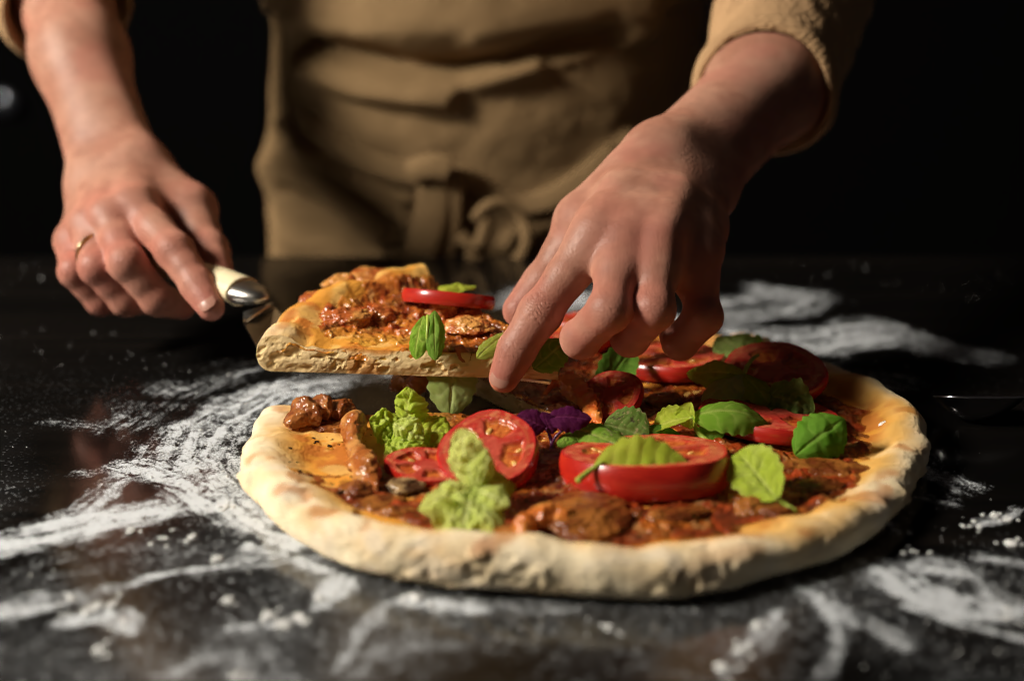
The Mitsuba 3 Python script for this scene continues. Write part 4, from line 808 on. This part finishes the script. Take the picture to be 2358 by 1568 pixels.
def apron_push(x, z):
    o = 0.010 * (fb(x * 14, z * 14, 3.0, 3, 70) - 0.5) + 0.0025 * (fb(x * 60, z * 60, 3.0, 3, 71) - 0.5)
    for P, a, w0, w1 in FOLDS:
        d, sg = poly_dist(x, z, P); w = np.where(sg > 0, w0, w1); o = o + a * np.exp(-(d / w) ** 2)
    for P, a, w in CREASES:
        d, _ = poly_dist(x, z, P); o = o - 1.5 * a * np.exp(-(d / w) ** 2)
    return o
def waist(z):                                                           # half width and half depth of the clothed body
    k = np.interp(z, [-.3, 0, .03, .09, .16, .24, .32, .45, .6], [.192, .186, .184, .172, .172, .174, .178, .20, .2]); d = np.interp(z, [-.3, .0, .10, .18, .26, .45, .6], [.140, .143, .145, .149, .153, .155, .13]); return k, d
th = np.linspace(-np.pi, np.pi, 420)[None]; zz = np.linspace(-.3, .60, 360)[:, None]
k_, d_ = waist(zz)
push = apron_push(TORSO[0] + k_ * np.sin(th), zz + 0 * th) * sst(0.15, -0.2, np.cos(th) * -1 + 0 * zz)
bx, by = TORSO[0] + (k_ + push) * np.sin(th), TORSO[1] - (d_ + push) * np.cos(th)
put('person__apron', (np.stack([bx, by, zz + 0 * th], -1).reshape(-1, 3), grid_faces(360, 420)), 'mat_apron')
def on_apron(px, py, lift=0.0):
    y = AY
    for _ in range(6):
        p = Y(px, py, y); kk, dd = waist(p[2]); s_ = np.clip((p[0] - TORSO[0]) / kk, -.98, .98)
        y = float(TORSO[1] - (dd + apron_push(np.array(p[0]), np.array(p[2]))) * math.sqrt(1 - s_ * s_)) - lift
    return Y(px, py, y)
def band(key, pts, wid, lift=0.004, n=60, thick=0.3):
    P = spline([on_apron(*q, lift) for q in pts], n); put(key, tube(P, wid, 16, thick, axis=(0, -1, .25)), 'mat_apron')
band('person__waist_tie', [(690, 250), (760, 318), (850, 370), (950, 400), (1010, 408)], .009)
band('person__waist_tie_001', [(1010, 408), (1100, 425), (1200, 470), (1300, 440), (1420, 350)], .008)
band('person__tie_end', [(985, 385), (1000, 450), (985, 530), (965, 615)], .0125, .017)
band('person__tie_end_001', [(1045, 390), (1040, 450), (1035, 520), (1015, 600)], .0085, .013)
band('person__tie_knot', [(950, 402), (985, 385), (1035, 392)], .010, .020, 30, .7)
band('person__tie_loop', [(1095, 505), (1160, 470), (1205, 510), (1212, 560), (1180, 605), (1130, 612), (1080, 580)], .0042, .020, 60, .8)
band('person__tie_loop_001', [(1060, 540), (1090, 565), (1120, 500)], .005, .020, 30, .8)
# ---- sleeves, pushed up
def sleeve(key, P, R, seed, hem=.0042, pull=0.0):
    P = spline(P, 90); R = np.interp(np.linspace(0, 1, 90), np.linspace(0, 1, len(R)), R)
    t, u, v = frames(P); a = np.linspace(0, 2 * np.pi, 150, endpoint=False)[None]
    s = np.linspace(0, 1, 90)[:, None]
    w = 0.004 * (fb(s * 16 + .6 * np.sin(a), np.cos(a) * 2, np.sin(a) * 2 + seed, 3, seed) - .5) * 2 + 0.0022 * np.abs(np.sin(s * 60 + 2 * np.sin(a * 2 + seed) + 3 * fb(np.cos(a) * 2, np.sin(a) * 2, s * 3, 2, seed)))
    w = w * sst(0.0, .06, s) + 0.0006 * np.sin(a * 75)
    r = R[:, None] + w + hem * np.exp(-((s - .012) / .012) ** 2)
    V = P[:, None] + r[..., None] * (np.cos(a)[..., None] * u[:, None] + np.sin(a)[..., None] * v[:, None])
    rad = np.cos(a)[..., None] * u[:, None] + np.sin(a)[..., None] * v[:, None]
    V = V + (pull * np.clip(rad @ unit([-.15, -.6, .8]), -.2, 1) * (1 - s) ** 6)[..., None] * t[:1, None]
    inner = V[:1] - .003 * rad[:1]
    _ = P[:1, None] + (r[:1] - .003)[..., None] * (np.cos(a)[..., None] * u[:1, None] + np.sin(a)[..., None] * v[:1, None])
    inner2 = inner + (P[8] - P[0])[None, None]
    V = np.concatenate([inner2, inner, V], 0)
    put(key, (V.reshape(-1, 3), grid_faces(92, 150, True)), 'mat_knit')
sleeve('person__sleeve', [FM * 1.14 - EL * .14, FM * .7 + EL * .3, EL, EL * .6 + SHL * .4, SHL], [.0385, .047, .056, .056, .058], 3, pull=.020)
sleeve('person__sleeve_001', [FM2 * .45 + EL2 * .55, FM2 * .1 + EL2 * .9, EL2 * .9 + SHR * .1, EL2 * .5 + SHR * .5, SHR], [.0400, .044, .048, .052, .056], 5)
say('person', 'person in khaki apron and beige knit sleeves lifting a pizza slice and touching its tip', 'person')

# ------------------------------------------------------------------ cake server
k = 'cake_server'
Ha, Hb = Y(560, 672, .090), Y(300, 588, .158)
ax = unit(Ha - Hb); sd_ = unit(np.cross(ax, [0, 0, 1]))
P = spline([Hb, Hb * .6 + Ha * .4 + [0, 0, .002], Ha], 40)
put(k + '__handle', tube(P, np.interp(np.linspace(0, 1, 40), [0, .05, .5, .9, 1], [.007, .0105, .0105, .0105, .0108]), 28, .72, axis=(0, 0, 1)), 'mat_handle')
P = np.array([Ha - ax * .001, Ha + ax * .001, Ha + ax * .009, Ha + ax * .014, Ha + ax * .017 + [0, 0, -.001]])
plain('mat_ferrule', (0.42, 0.40, 0.37), 0.33, metallic=1.0)
put(k + '__ferrule', tube(P, [.0108, .0106, .0090, .0064, .0040], 32, .60, axis=(0, 0, 1)), 'mat_ferrule')
under = lambda x, y: S([x, y, 0.0]) + [0, 0, -.0012]
n1 = Ha + ax * .012 - [0, 0, .0052]
q = [n1 + sd_ * .010 + [0, 0, -.001], Y(560, 742, .066), under(-.158, .034), under(-.14, .036), under(-.075, .030), under(PC[0] - .004, PC[1] + .001), under(PC[0] - .003, PC[1] + .005), under(-.075, .070), under(-.150, .078), Y(632, 700, .105) + [0, 0, -.002], n1 - sd_ * .010]
q = np.array(q); nb = len(q); mid = q[[2, 3, 4, 5, 6, 7, 8]].mean(0)
order = list(range(2, 9)); F1 = [[order[i], order[(i + 1) % 7], nb] for i in range(7)] + [[0, 1, 10], [1, 9, 10], [1, 2, 9], [2, 8, 9]]
def prism(tops, tris, h):
    Vb = np.vstack([tops, tops - [0, 0, h]]); m_ = len(tops)
    e = [(i, (i + 1) % nb) for i in range(nb)]
    return Vb, np.array(tris + [[m_ + c, m_ + b, m_ + a] for a, b, c in tris] + [[a, m_ + a, b] for a, b in e] + [[b, m_ + a, m_ + b] for a, b in e])
put(k + '__blade', prism(np.vstack([q, mid[None]]), F1, .0012), 'mat_steel', smooth=False)
say(k, 'steel cake server with a cream handle held under the slice', 'cake server')

# ------------------------------------------------------------------ spoon at the right, capped mill at the back left
k = 'spoon'
sc = Y(2245, 965, .032); sc[2] = 0
u_, v_ = np.linspace(0, 1, 24)[:, None], np.linspace(0, 2 * np.pi, 60, endpoint=False)[None]
ex, ey = .0235, .0150
zb = .0125 * u_ ** 2.0
def bowl(du, dz):
    p = np.stack([(ex - du) * u_ * np.cos(v_) * (1 + .12 * np.cos(v_)), (ey - du) * u_ * np.sin(v_), zb + dz + 0 * v_], -1)
    ca_, sa_ = math.cos(-.34), math.sin(-.34)
    return sc + np.stack([p[..., 0], p[..., 1] * ca_ - p[..., 2] * sa_, p[..., 1] * sa_ + p[..., 2] * ca_ + .0012], -1)
Vs = np.concatenate([bowl(0, 0), bowl(.0012, .0004)[::-1]], 0)
put(k + '__bowl', (Vs.reshape(-1, 3), grid_faces(48, 60, True)), 'mat_steel')
put(k + '__handle', tube(spline([sc + [.0255, .004, .0120], sc + [.045, .014, .017], sc + [.09, .05, .012], sc + [.135, .085, .0035]], 40), np.linspace(.0026, .0052, 40), 16, .35, axis=(0, 0, 1)), 'mat_steel')
say(k, 'metal spoon lying in the shade right of the pizza', 'spoon')
k = 'cabinet_knob'
kn = Y(10, 235, 1.672)
t_ = np.linspace(0, np.pi, 24)
prof = np.r_[[[.0065, .026]], [[.0065, .015]], np.stack([.020 * np.sin(t_[3:]), .0125 * np.cos(t_[3:])], 1)]
a_ = np.arange(36) / 36 * 2 * np.pi
kv = np.stack([kn[0] + prof[:, :1] * np.cos(a_), kn[1] + prof[:, 1:] + 0 * a_[None], kn[2] + prof[:, :1] * np.sin(a_)], -1)
put(k, (kv.reshape(-1, 3), grid_faces(len(prof), 36, True)), 'mat_cap')
say(k, 'small shiny metal knob in the dark at the far left edge', 'knob')
